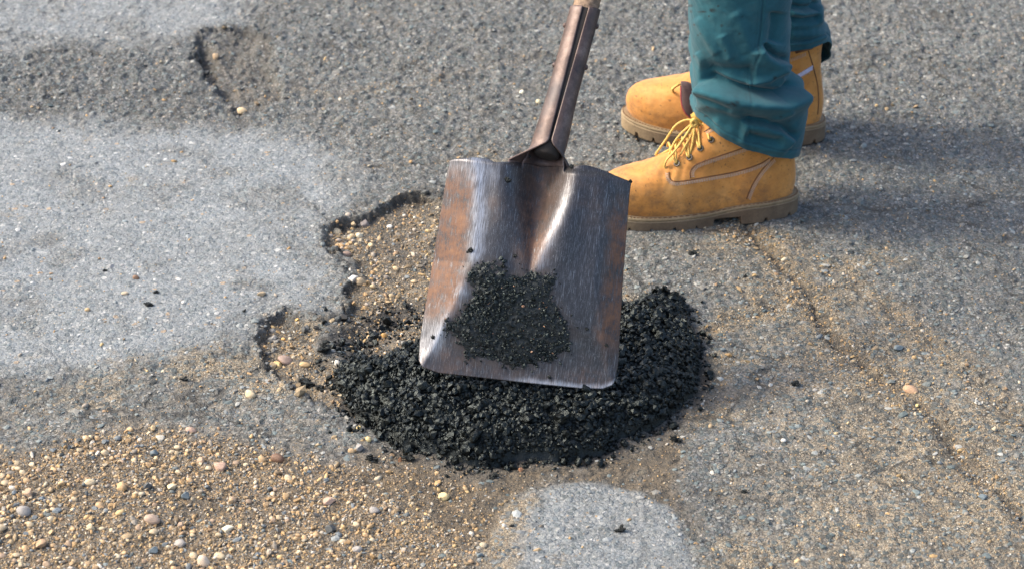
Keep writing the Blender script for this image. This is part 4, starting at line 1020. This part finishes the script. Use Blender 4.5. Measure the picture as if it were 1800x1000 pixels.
    # welt stitching
    wb = Bag(); x, y = ring(-.0028); 
    for i in range(0, NP, 5):
        j = (i + 3) % NP; z = float(top(x[i:i + 1])[0] + spring(x[i:i + 1])[0]) + .0003
        p, q = Vector((x[i], y[i], z)), Vector((x[j], y[j], z)); d = (q - p) / 2; 
        if d.length > .006: continue
        wb.box((p + q) / 2, d, Vector((-d.y, d.x, 0)).normalized() * .0005, Vector((0, 0, .0005)))
    w_ = wb.build('welt_stitching', SEAM, boot, False); w_['kind'] = 'stuff'
    return boot, Bm, bvh

def hit(bvh, px, py):
    h = bvh.ray_cast(cam.location, ray(px, py).normalized()); return (h[0], h[1]) if h[0] else (None, None)

def resample(px, step):
    p = catmull([(a, b, 0) for a, b in px], 12); out = [p[0]]; acc = 0
    for i in range(1, len(p)):
        seg = p[i] - p[i - 1]; l_ = seg.length; 
        while acc + l_ >= step:
            t = (step - acc) / l_; q = p[i - 1] + seg * t; out.append(q); seg = p[i] - q; l_ = seg.length; acc = 0; p[i - 1] = q
        acc += l_
    return out

def stitches(boot, Bm, bvh, curves, name='stitching', rows_=(0,), step=3.0, edge=None, zig=True):
    Bi = Bm.inverted(); b = Bag(); e = Bag(); any_e = False
    for cv in curves:
        pts = resample(cv, step)
        for i in range(1, len(pts) - 1):
            t = (pts[i + 1] - pts[i - 1]).normalized(); nn = Vector((-t.y, t.x, 0))
            for o in rows_:
                q0 = pts[i] + nn * (o + (2.7 if zig else 0)) + t * -.9; q1 = pts[i] + nn * (o - (2.7 if zig else 0)) + t * .9
                a, an = hit(bvh, q0.x, q0.y); c, cn = hit(bvh, q1.x, q1.y)
                if not a or not c or (a - c).length > .014: continue
                a = Bi @ (a + an * .0004); c = Bi @ (c + an * .0004); d = (c - a) / 2; nl = (Bi.to_3x3() @ an).normalized()
                sd = d.cross(nl).normalized()
                b.box((a + c) / 2, d, sd * .00042, nl * .0005)
        if edge is not None:
            ep = []
            for i in range(len(pts)):
                t = (pts[min(i + 1, len(pts) - 1)] - pts[max(i - 1, 0)]).normalized(); nn = Vector((-t.y, t.x, 0)); q = pts[i] + nn * edge
                a, an = hit(bvh, q.x, q.y)
                if a: ep.append(Bi @ (a - an * .0002))
            if len(ep) > 3: e.tube(ep, .0011, 6); any_e = True
    if b.v: o = b.build(name, STITCH, boot, False); o['kind'] = 'stuff'
    if any_e: e.build('panel_edge', SEAM, boot)

def eyelet(boot, Bm, p, nrm, r_=.0042):
    Bi = Bm.inverted(); p = Bi @ p; nrm = (Bi.to_3x3() @ nrm).normalized()
    a = nrm.cross(Vector((0, 0, 1))).normalized(); b = nrm.cross(a); g_ = Bag()
    ring = [p + nrm * .0006 + (a * math.cos(t) + b * math.sin(t)) * r_ for t in np.linspace(0, 2 * math.pi, 17)]
    g_.tube(ring, .0014, 8, False); o = g_.build('eyelet', EYE, boot)
    h_ = Bag(); n0 = 14
    c_ = p + nrm * .0007; vs_ = [c_ + (a * math.cos(t) + b * math.sin(t)) * (r_ - .0006) for t in np.linspace(0, 2 * math.pi, n0, endpoint=False)]
    h_.add(vs_, [tuple(range(n0))]); h_.build('eyelet_hole', HOLEM, boot)  # flat black disc stands for the shade inside the eyelet

# near boot (left foot, lateral side to the camera)
hN = P(1403, 386); hN.y += 0.045
hN.z = float(fields(np.array([hN.x - .1]), np.array([hN.y]))['h'][0]) + .001
boot, BN, bvN = make_boot(hN, math.pi + math.radians(8), +1, 0)
stitches(boot, BN, bvN, [[(1172, 303), (1173, 314), (1182, 323), (1200, 323), (1248, 315), (1296, 306), (1336, 293), (1356, 281)],
                         [(1218, 314), (1218, 302), (1231, 291), (1280, 274), (1325, 259)],
                         [(1316, 352), (1322, 336), (1332, 317), (1345, 299), (1365, 279)],
                         [(1240, 236), (1252, 229), (1268, 229), (1285, 240), (1305, 256)]], edge=-4.2)
stitches(boot, BN, bvN, [[(1398, 352), (1402, 330), (1401, 300), (1397, 275)]], rows_=(), edge=0)
EY = [(1188, 288), (1210, 279), (1231, 260), (1251, 245)]
EY = [(1190, 288), (1212, 277), (1231, 261), (1250, 246)]
eyes = []
for a, b_ in EY:
    p, n_ = hit(bvN, a, b_)
    if p: eyelet(boot, BN, p, n_); eyes.append((p, n_))
BNi = BN.inverted(); yN = hN.y
def lace(bag, pts, Bi, r_=.0019): bag.tube([Bi @ q for q in catmull(pts, 8)], r_, 8)
lb = Bag()
# bars across the throat
for k, (p, n_) in enumerate(eyes):
    far_ = p + Vector((-.012 + .004 * k, .062, .0)); mid = (p + far_) / 2 + Vector((-.006, 0, .021 - .002 * k))
    lace(lb, [p - n_ * .002, p + n_ * .004 + Vector((-.003, .004, .003)), mid, far_], BNi)
    if k < len(eyes) - 1:
        q = eyes[k + 1][0] + Vector((-.010, .055, .004)); lace(lb, [p + n_ * .003, (p + q) / 2 + Vector((-.006, -.005, .02)), q], BNi)
dy = yN - .052
knot = Q(1219, 214, yN - .028)
K = lambda a, b_, d: Q(a, b_, yN + d)
loops = [[(1221, 214, -.030), (1206, 238, -.040), (1186, 266, -.052), (1172, 282, -.058), (1169, 294, -.058), (1178, 301, -.057), (1193, 297, -.056), (1208, 281, -.053), (1215, 262, -.049), (1219, 240, -.042), (1222, 216, -.031)],
         [(1220, 212, -.028), (1204, 212, -.024), (1187, 222, -.022), (1172, 244, -.02), (1158, 264, -.018), (1153, 273, -.016), (1165, 270, -.02), (1188, 256, -.03), (1206, 240, -.036), (1220, 216, -.03)],
         [(1221, 215, -.03), (1205, 228, -.03), (1190, 244, -.034), (1180, 262, -.04), (1176, 272, -.044)],
         [(1222, 218, -.032), (1214, 240, -.04), (1204, 258, -.048), (1196, 272, -.052)],
         [(1224, 216, -.03), (1235, 220, -.03), (1250, 223, -.034), (1262, 220, -.036), (1275, 222, -.03)]]
for lp in loops: lace(lb, [K(*q) for q in lp], BNi)
lb.tube([BNi @ q for q in catmull([K(1215, 216, -.033), K(1220, 211, -.035), K(1225, 217, -.034), K(1219, 222, -.035), K(1215, 216, -.033)], 6)], .003, 8)
lb.build('laces', LACE, boot)
# tongue of the near boot, folded between the laces and the cuff
def tongue(Bm, boot, name, mat, pts_px, y_, thick=.004, bulge=.012):
    ctr = sum((Q(a, b_, y_) for a, b_ in pts_px), Vector()) / len(pts_px); Bi = Bm.inverted()
    ring0 = catmull([Q(a, b_, y_) for a, b_ in pts_px] + [Q(*pts_px[0], y_)], 6)[:-1]; n = len(ring0)
    vs = []; fs = []; LVS = 7
    for k in range(LVS):
        t = k / (LVS - 1); s = math.cos(t * math.pi / 2) * .98 + .02
        for q in ring0: vs.append(Bi @ (ctr + (q - ctr) * s + Vector((0, -bulge * math.sin(t * math.pi / 2), 0))))
    for k in range(LVS):
        t = k / (LVS - 1); s = math.cos(t * math.pi / 2) * .98 + .02
        for q in ring0: vs.append(Bi @ (ctr + (q - ctr) * s + Vector((0, thick + bulge * .5 * math.sin(t * math.pi / 2), 0))))
    for k in range(LVS - 1):
        for i in range(n):
            j = (i + 1) % n; fs.append((k * n + i, k * n + j, (k + 1) * n + j, (k + 1) * n + i)); o_ = LVS * n; fs.append((o_ + k * n + j, o_ + k * n + i, o_ + (k + 1) * n + i, o_ + (k + 1) * n + j))
    for i in range(n): j = (i + 1) % n; fs.append((j, i, LVS * n + i, LVS * n + j))
    fs.append(tuple((LVS - 1) * n + i for i in range(n))[::-1]); fs.append(tuple(2 * LVS * n - n + i for i in range(n)))
    b = Bag(); b.add(vs, fs); o = b.build(name, mat, boot); return ring0, Bi
tongue(BN, boot, 'tongue', OLIVE, [(1214, 204), (1226, 196), (1246, 198), (1262, 210), (1262, 228), (1240, 234), (1222, 226)], yN - .012)

# far boot (right foot, inner side to the camera)
hF = P(1452, 262); hF.y += 0.045
hF.z = float(fields(np.array([hF.x - .1]), np.array([hF.y]))['h'][0]) + .001
bootF, BF, bvF = make_boot(hF, math.pi - math.radians(2), -1, 1, scale=1.03)
stitches(bootF, BF, bvF, [[(1388, 107), (1404, 101), (1420, 94)], [(1396, 146), (1412, 132), (1426, 126)]], rows_=(0,), edge=None)
stitches(bootF, BF, bvF, [[(1421, 90), (1430, 120), (1437, 150), (1439, 180), (1437, 203)]], rows_=(), edge=0)
# pull tape
BFi = BF.inverted(); tp = []
for t in np.linspace(0, 1, 8):
    p, n_ = hit(bvF, 1396 + 32 * t, 138 - 19 * t)
    if p: tp.append((p, n_))
if len(tp) > 2:
    tb = Bag(); vs_, fs_ = [], []
    for p, n_ in tp:
        for dz_ in (-.004, .004):
            for dn in (.0002, .0016): vs_.append(BFi @ (p + n_ * dn + Vector((0, 0, dz_))))
    for i in range(len(tp) - 1):
        a = i * 4; fs_ += [(a + 1, a + 3, a + 7, a + 5), (a, a + 1, a + 5, a + 4), (a + 2, a + 6, a + 7, a + 3)]
    tb.add(vs_, fs_); tb.build('pull_tape', TAB, bootF, False)
yF = hF.y
rg, Bi_ = tongue(BF, bootF, 'tongue', TONG, [(1197, 146), (1212, 148), (1236, 165), (1248, 188), (1236, 204), (1220, 208), (1206, 200), (1198, 180)], yF - .05, .006, .012)
tr = Bag(); tr.tube([Bi_ @ (q + Vector((0, -.001, 0))) for q in rg[len(rg) // 2 - 4:]], .0016, 6, False); tr.build('tongue_piping', TRIM, bootF)
lf = Bag(); lace(lf, [Q(1182, 157, yF - .04), Q(1192, 150, yF - .035), Q(1204, 148, yF - .02)], BFi, .0022); lace(lf, [Q(1182, 157, yF - .04), Q(1186, 166, yF + .0), Q(1200, 160, yF + .03)], BFi, .0022); lf.build('laces', LACE, bootF)
cl = Bag(); lace(cl, [Q(1398, 92, yF - .045), Q(1412, 88, yF - .045), Q(1426, 84, yF - .03), Q(1438, 76, yF - .01), Q(1436, 70, yF)], BFi, .0035); cl.build('collar_piping', SEAM, bootF)

# ------------------------------------------------------------------ trousers
def fold_disp(a, b, folds):
    """a,b: photo-plane pixel coordinates arrays; folds: (pts, kind, amp(m), width(px))"""
    D = np.zeros_like(a)
    for pts, kind, amp, w in folds:
        best = np.full(a.shape, 1e9); sg = np.zeros_like(a); par = np.zeros_like(a); n = len(pts) - 1
        for i, ((ax, ay), (bx, by)) in enumerate(zip(pts[:-1], pts[1:])):
            ex, ey = bx - ax, by - ay; wx, wy = a - ax, b - ay
            t = np.clip((wx * ex + wy * ey) / (ex * ex + ey * ey), 0, 1); dx, dy_ = wx - ex * t, wy - ey * t; d = np.hypot(dx, dy_)
            m_ = d < best; best = np.where(m_, d, best); sg = np.where(m_, np.sign(ex * wy - ey * wx), sg); par = np.where(m_, (i + t) / n, par)
        sd = best * sg                                 # positive = below the line when the line runs left to right
        taper = sm(0, .12, par) * sm(1, .88, par) if kind != 'lipfull' else 1
        if kind == 'ridge': D += amp * taper * np.exp(-(sd / w) ** 2)
        else:
            D += amp * taper * np.where(sd > 0, np.exp(-(sd / (w * 2.4)) ** 2), np.exp(-(sd / (w * .35)) ** 2))
            D -= amp * .75 * taper * np.exp(-((sd + w * .9) / (w * .75)) ** 2)
    return D

def px_of(x, y, z):                      # world -> photo pixels (for folds measured in the photo)
    dx, dy_, dz = x, y - CAM_Y, z - CAM_Z
    dep = dy_ * C30 - dz * S30
    return 900 + FPX * dx / dep, 500 - FPX * (dy_ * S30 + dz * C30) / dep

def leg(rows_px, yc, ry, hem_near, hem_far, folds, top_rows, seed, stains=(), seam=None):
    rz = []
    for py, a, b in rows_px:
        pl, pr = Q(a, py, yc), Q(b, py, yc); rz.append((pl.z, pl.x, pr.x))
    rz = rz[::-1] + [(t[0], t[1] - t[2], t[1] + t[2]) for t in top_rows]
    rz = np.array(rz)
    ytop = np.array([(rz[0][0], yc, ry), (rz[len(rows_px) - 1][0], yc, ry)] + [(t[0], t[3], t[4]) for t in top_rows])
    NA, NR = 300, 300
    th = np.linspace(0, 2 * np.pi, NA, endpoint=False)
    ca, sa = np.cos(th), np.sin(th)
    # hem height round the ring
    hx = (rz[0][1] + rz[0][2]) / 2 + (rz[0][2] - rz[0][1]) / 2 * ca; hy = yc + ry * sa
    def hemz(tab, y_):
        a = [Q(p, q, y_) for p, q in tab]; xs_ = [v.x for v in a]; zs_ = [v.z for v in a]; return xs_, zs_
    zn = np.array([np.interp(hx[i], *hemz(hem_near, hy[i])) for i in range(NA)])
    zf = np.array([np.interp(hx[i], *hemz(hem_far, hy[i])) for i in range(NA)])
    kf = sm(-.35, .35, sa); zh = zn * (1 - kf) + zf * kf
    ztop = rz[-1][0]; zsw = rz[len(rows_px) - 1][0] + .03
    v = np.concatenate([np.linspace(0, 1, 240)[:-1], np.linspace(1, 2, NR - 239)])
    Z = np.where(v[:, None] <= 1, zh[None] + (zsw - zh[None]) * v[:, None], zsw + (ztop - zsw) * (v[:, None] - 1))
    xl = np.interp(Z, rz[:, 0], rz[:, 1]); xr = np.interp(Z, rz[:, 0], rz[:, 2])
    yc_ = np.interp(Z, ytop[:, 0], ytop[:, 1]); ry_ = np.interp(Z, ytop[:, 0], ytop[:, 2])
    ne = 2.25; ex = np.sign(ca) * np.abs(ca) ** (2 / ne); ey = np.sign(sa) * np.abs(sa) ** (2 / ne)
    X = (xl + xr) / 2 + (xr - xl) / 2 * ex[None]; Y = yc_ + ry_ * ey[None]
    A, B = px_of(X, Y, Z)
    D = fold_disp(A, B, folds) * sm(.05, -.55, sa)[None]
    Db = .006 * np.sin(Z * 120 + 2.5 * np.sin(th * 2 + seed)[None]) * sm(zh.max() + .30, zh.max(), Z) * sm(-.3, .4, sa)[None]
    D = D + Db + .0035 * fbm(A / 1000, B / 1000 + Y, 16, seed, 3) + .0012 * fbm(A / 1000, B / 1000 + Y, 60, seed + 4, 3)
    D = D + .0030 * fbm(A / 100 + B / 200, B / 60, .9, seed + 9, 2, .5) * sm(.5, 0, sa)[None]
    hb = (v[:, None] * (zsw - zh[None])); D = D - .0011 * np.exp(-((hb - .016) / .0012) ** 2) + .0006 * np.exp(-((hb - .008) / .005) ** 2)
    D = D + .0008 * np.exp(-((v[:, None] * (zsw - zh[None]) - .018) / .0015) ** 2) * (-1)
    if seam: D = D - .0016 * np.exp(-((A - np.interp(B, seam[1], seam[0])) / 1.6) ** 2) * (sa < 0)[None] + .0007 * np.exp(-((A - 4 - np.interp(B, seam[1], seam[0])) / 3) ** 2) * (sa < 0)[None]
    X = X + D * ca[None]; Y = Y + D * sa[None]
    st = np.zeros_like(X)
    for (a, b, r1, r2) in stains: st = np.maximum(st, sm(1.3, .5, np.hypot((A - a) / r1, (B - b) / r2) + .35 * fbm(A / 10, B / 10, 2, 3, 3)) * (sa < 0)[None])
    sl = np.exp(-((hb - .016) / .0013) ** 2) * np.ones_like(X)
    if seam: sl = np.maximum(sl, (np.exp(-((A - np.interp(B, seam[1], seam[0])) / 1.8) ** 2) + .6 * np.exp(-((A + 7 - np.interp(B, seam[1], seam[0])) / 1.2) ** 2)) * (sa < 0)[None] * (B < 172))
    co = np.stack([X, Y, Z], -1).reshape(-1, 3)
    return co, grid_faces(len(v), NA, True), np.stack([st.ravel(), sl.ravel(), st.ravel() * 0], -1)

yNL = hN.y + .005
nrows = [(-30, 1206, 1394), (0, 1209, 1391), (50, 1211, 1388), (100, 1213, 1386), (125, 1214, 1390), (145, 1215, 1408), (170, 1216, 1415), (200, 1218, 1417), (235, 1222, 1413), (285, 1230, 1402)]
nfolds = [([(1224, 149), (1240, 151), (1262, 158), (1300, 168), (1340, 175), (1374, 177), (1398, 165), (1412, 150)], 'lip', .027, 11),
          ([(1216, 192), (1245, 186), (1275, 188), (1310, 200)], 'ridge', .004, 9),
          ([(1300, 216), (1340, 222), (1372, 232), (1398, 252)], 'lip', .013, 10),
          ([(1338, 80), (1348, 98), (1364, 109), (1388, 114)], 'lip', .015, 9),
          ([(1368, 20), (1366, 55), (1362, 80)], 'ridge', -.013, 12),
          ([(1225, 122), (1260, 128), (1300, 132), (1330, 128)], 'ridge', -.016, 13),
          ([(1268, 60), (1276, 85), (1286, 108)], 'ridge', .003, 8),
          ([(1222, 92), (1234, 112), (1240, 122)], 'ridge', .0035, 7),
          ([(1255, 205), (1270, 228), (1300, 246), (1345, 262), (1388, 262)], 'ridge', .004, 8),
          ([(1310, 235), (1340, 245), (1375, 248)], 'ridge', -.009, 9),
          ([(1384, 126), (1392, 140), (1390, 156)], 'ridge', -.008, 8),
          ([(1290, 20), (1310, 60), (1318, 100)], 'ridge', .004, 12), ([(1222, 30), (1245, 70), (1262, 100)], 'ridge', .004, 9), ([(1378, 118), (1350, 140), (1310, 150)], 'ridge', .007, 6), ([(1228, 165), (1262, 176), (1290, 190)], 'ridge', -.005, 6), ([(1385, 190), (1360, 210), (1345, 225)], 'ridge', .004, 6)]
stn = [(1213, 11, 4, 3), (1214, 21, 3, 3), (1232, 22, 8, 2), (1251, 20, 6, 3.5), (1228, 62, 2, 2), (1234, 59, 2, 2), (1268, 46, 3, 3), (1295, 172, 7, 5), (1286, 174, 5, 2), (1250, 186, 4, 3), (1356, 135, 3, 4), (1245, 30, 2, 2), (1385, 212, 3, 3), (1222, 44, 3, 2), (1300, 60, 2, 2), (1275, 90, 2, 3), (1330, 235, 4, 3), (1240, 205, 4, 2), (1365, 200, 2, 2), (1262, 12, 2, 2), (1305, 30, 2, 2), (1290, 262, 5, 3), (1218, 100, 2, 4)]
cN, fN, wN = leg(nrows, yNL, .082, [(1214, 190), (1228, 197), (1245, 208), (1268, 230), (1292, 248), (1320, 265), (1352, 277), (1385, 279), (1408, 272)], [(1214, 175), (1300, 205), (1400, 250)],
                 nfolds, [(.62, hN.x - .11, .098, yNL + .01, .095), (.86, hN.x - .08, .115, yNL + .05, .115)], 201, stn, seam=([1342, 1338, 1325, 1318], [0, 60, 125, 170]))
yFL = hF.y + .0
frows = [(-40, 1250, 1432), (0, 1252, 1440), (30, 1252, 1448), (60, 1250, 1460), (75, 1248, 1465), (110, 1250, 1458), (150, 1260, 1440)]
ffolds = [([(1385, 18), (1410, 22), (1432, 20), (1442, 4)], 'lip', .012, 7), ([(1386, 45), (1420, 44), (1446, 34)], 'ridge', .004, 7), ([(1386, 32), (1412, 34), (1436, 30)], 'ridge', -.010, 7),
          ([(1386, 62), (1420, 60), (1456, 60)], 'ridge', .005, 8), ([(1384, 78), (1420, 76), (1456, 62)], 'ridge', .003, 4)]
cF, fF, wF = leg(frows, yFL, .085, [(1250, 152), (1300, 120), (1380, 92), (1415, 86), (1440, 74), (1462, 66)], [(1250, 175), (1380, 150), (1432, 122), (1450, 100), (1466, 76)],
                 ffolds, [(.62, hF.x - .13, .098, yFL - .02, .095), (.86, hF.x - .12, .115, yFL - .05, .115)], 221)
# hips closing the two legs
hp_rows = []
hipc = Vector(((hN.x + hF.x) / 2 - .10, (yNL + yFL) / 2, 0)); dyh = abs(yFL - yNL) / 2
th = np.linspace(0, 2 * np.pi, 64, endpoint=False)
for z_, rx_, ry2 in ((.84, .10, dyh * .9), (.88, .135, dyh + .085), (.95, .14, dyh + .095), (1.02, .13, dyh + .08), (1.08, .12, dyh + .065), (1.082, .01, .01)):
    hp_rows.append(np.stack([hipc.x + rx_ * np.cos(th), hipc.y + ry2 * np.sin(th), np.full(64, z_)], -1))
cH = np.array(hp_rows).reshape(-1, 3); fH = grid_faces(len(hp_rows), 64, True)
off = -np.array(person.location)
co = np.concatenate([cN, cF, cH]) + off; fc = np.concatenate([fN, fF + len(cN), fH + len(cN) + len(cF)]); wr = np.concatenate([wN, wF, np.zeros((len(cH), 3))])
tro = new_mesh('trousers', co, fc, CLOTH, True, person, attrs={'wear': wr})
so = tro.modifiers.new('thick', 'SOLIDIFY'); so.thickness = .0022; so.offset = -1

# parts were built in world or local space: put the person's children right
bpy.context.view_layer.update()
scene.render.resolution_x, scene.render.resolution_y = 1024, 568
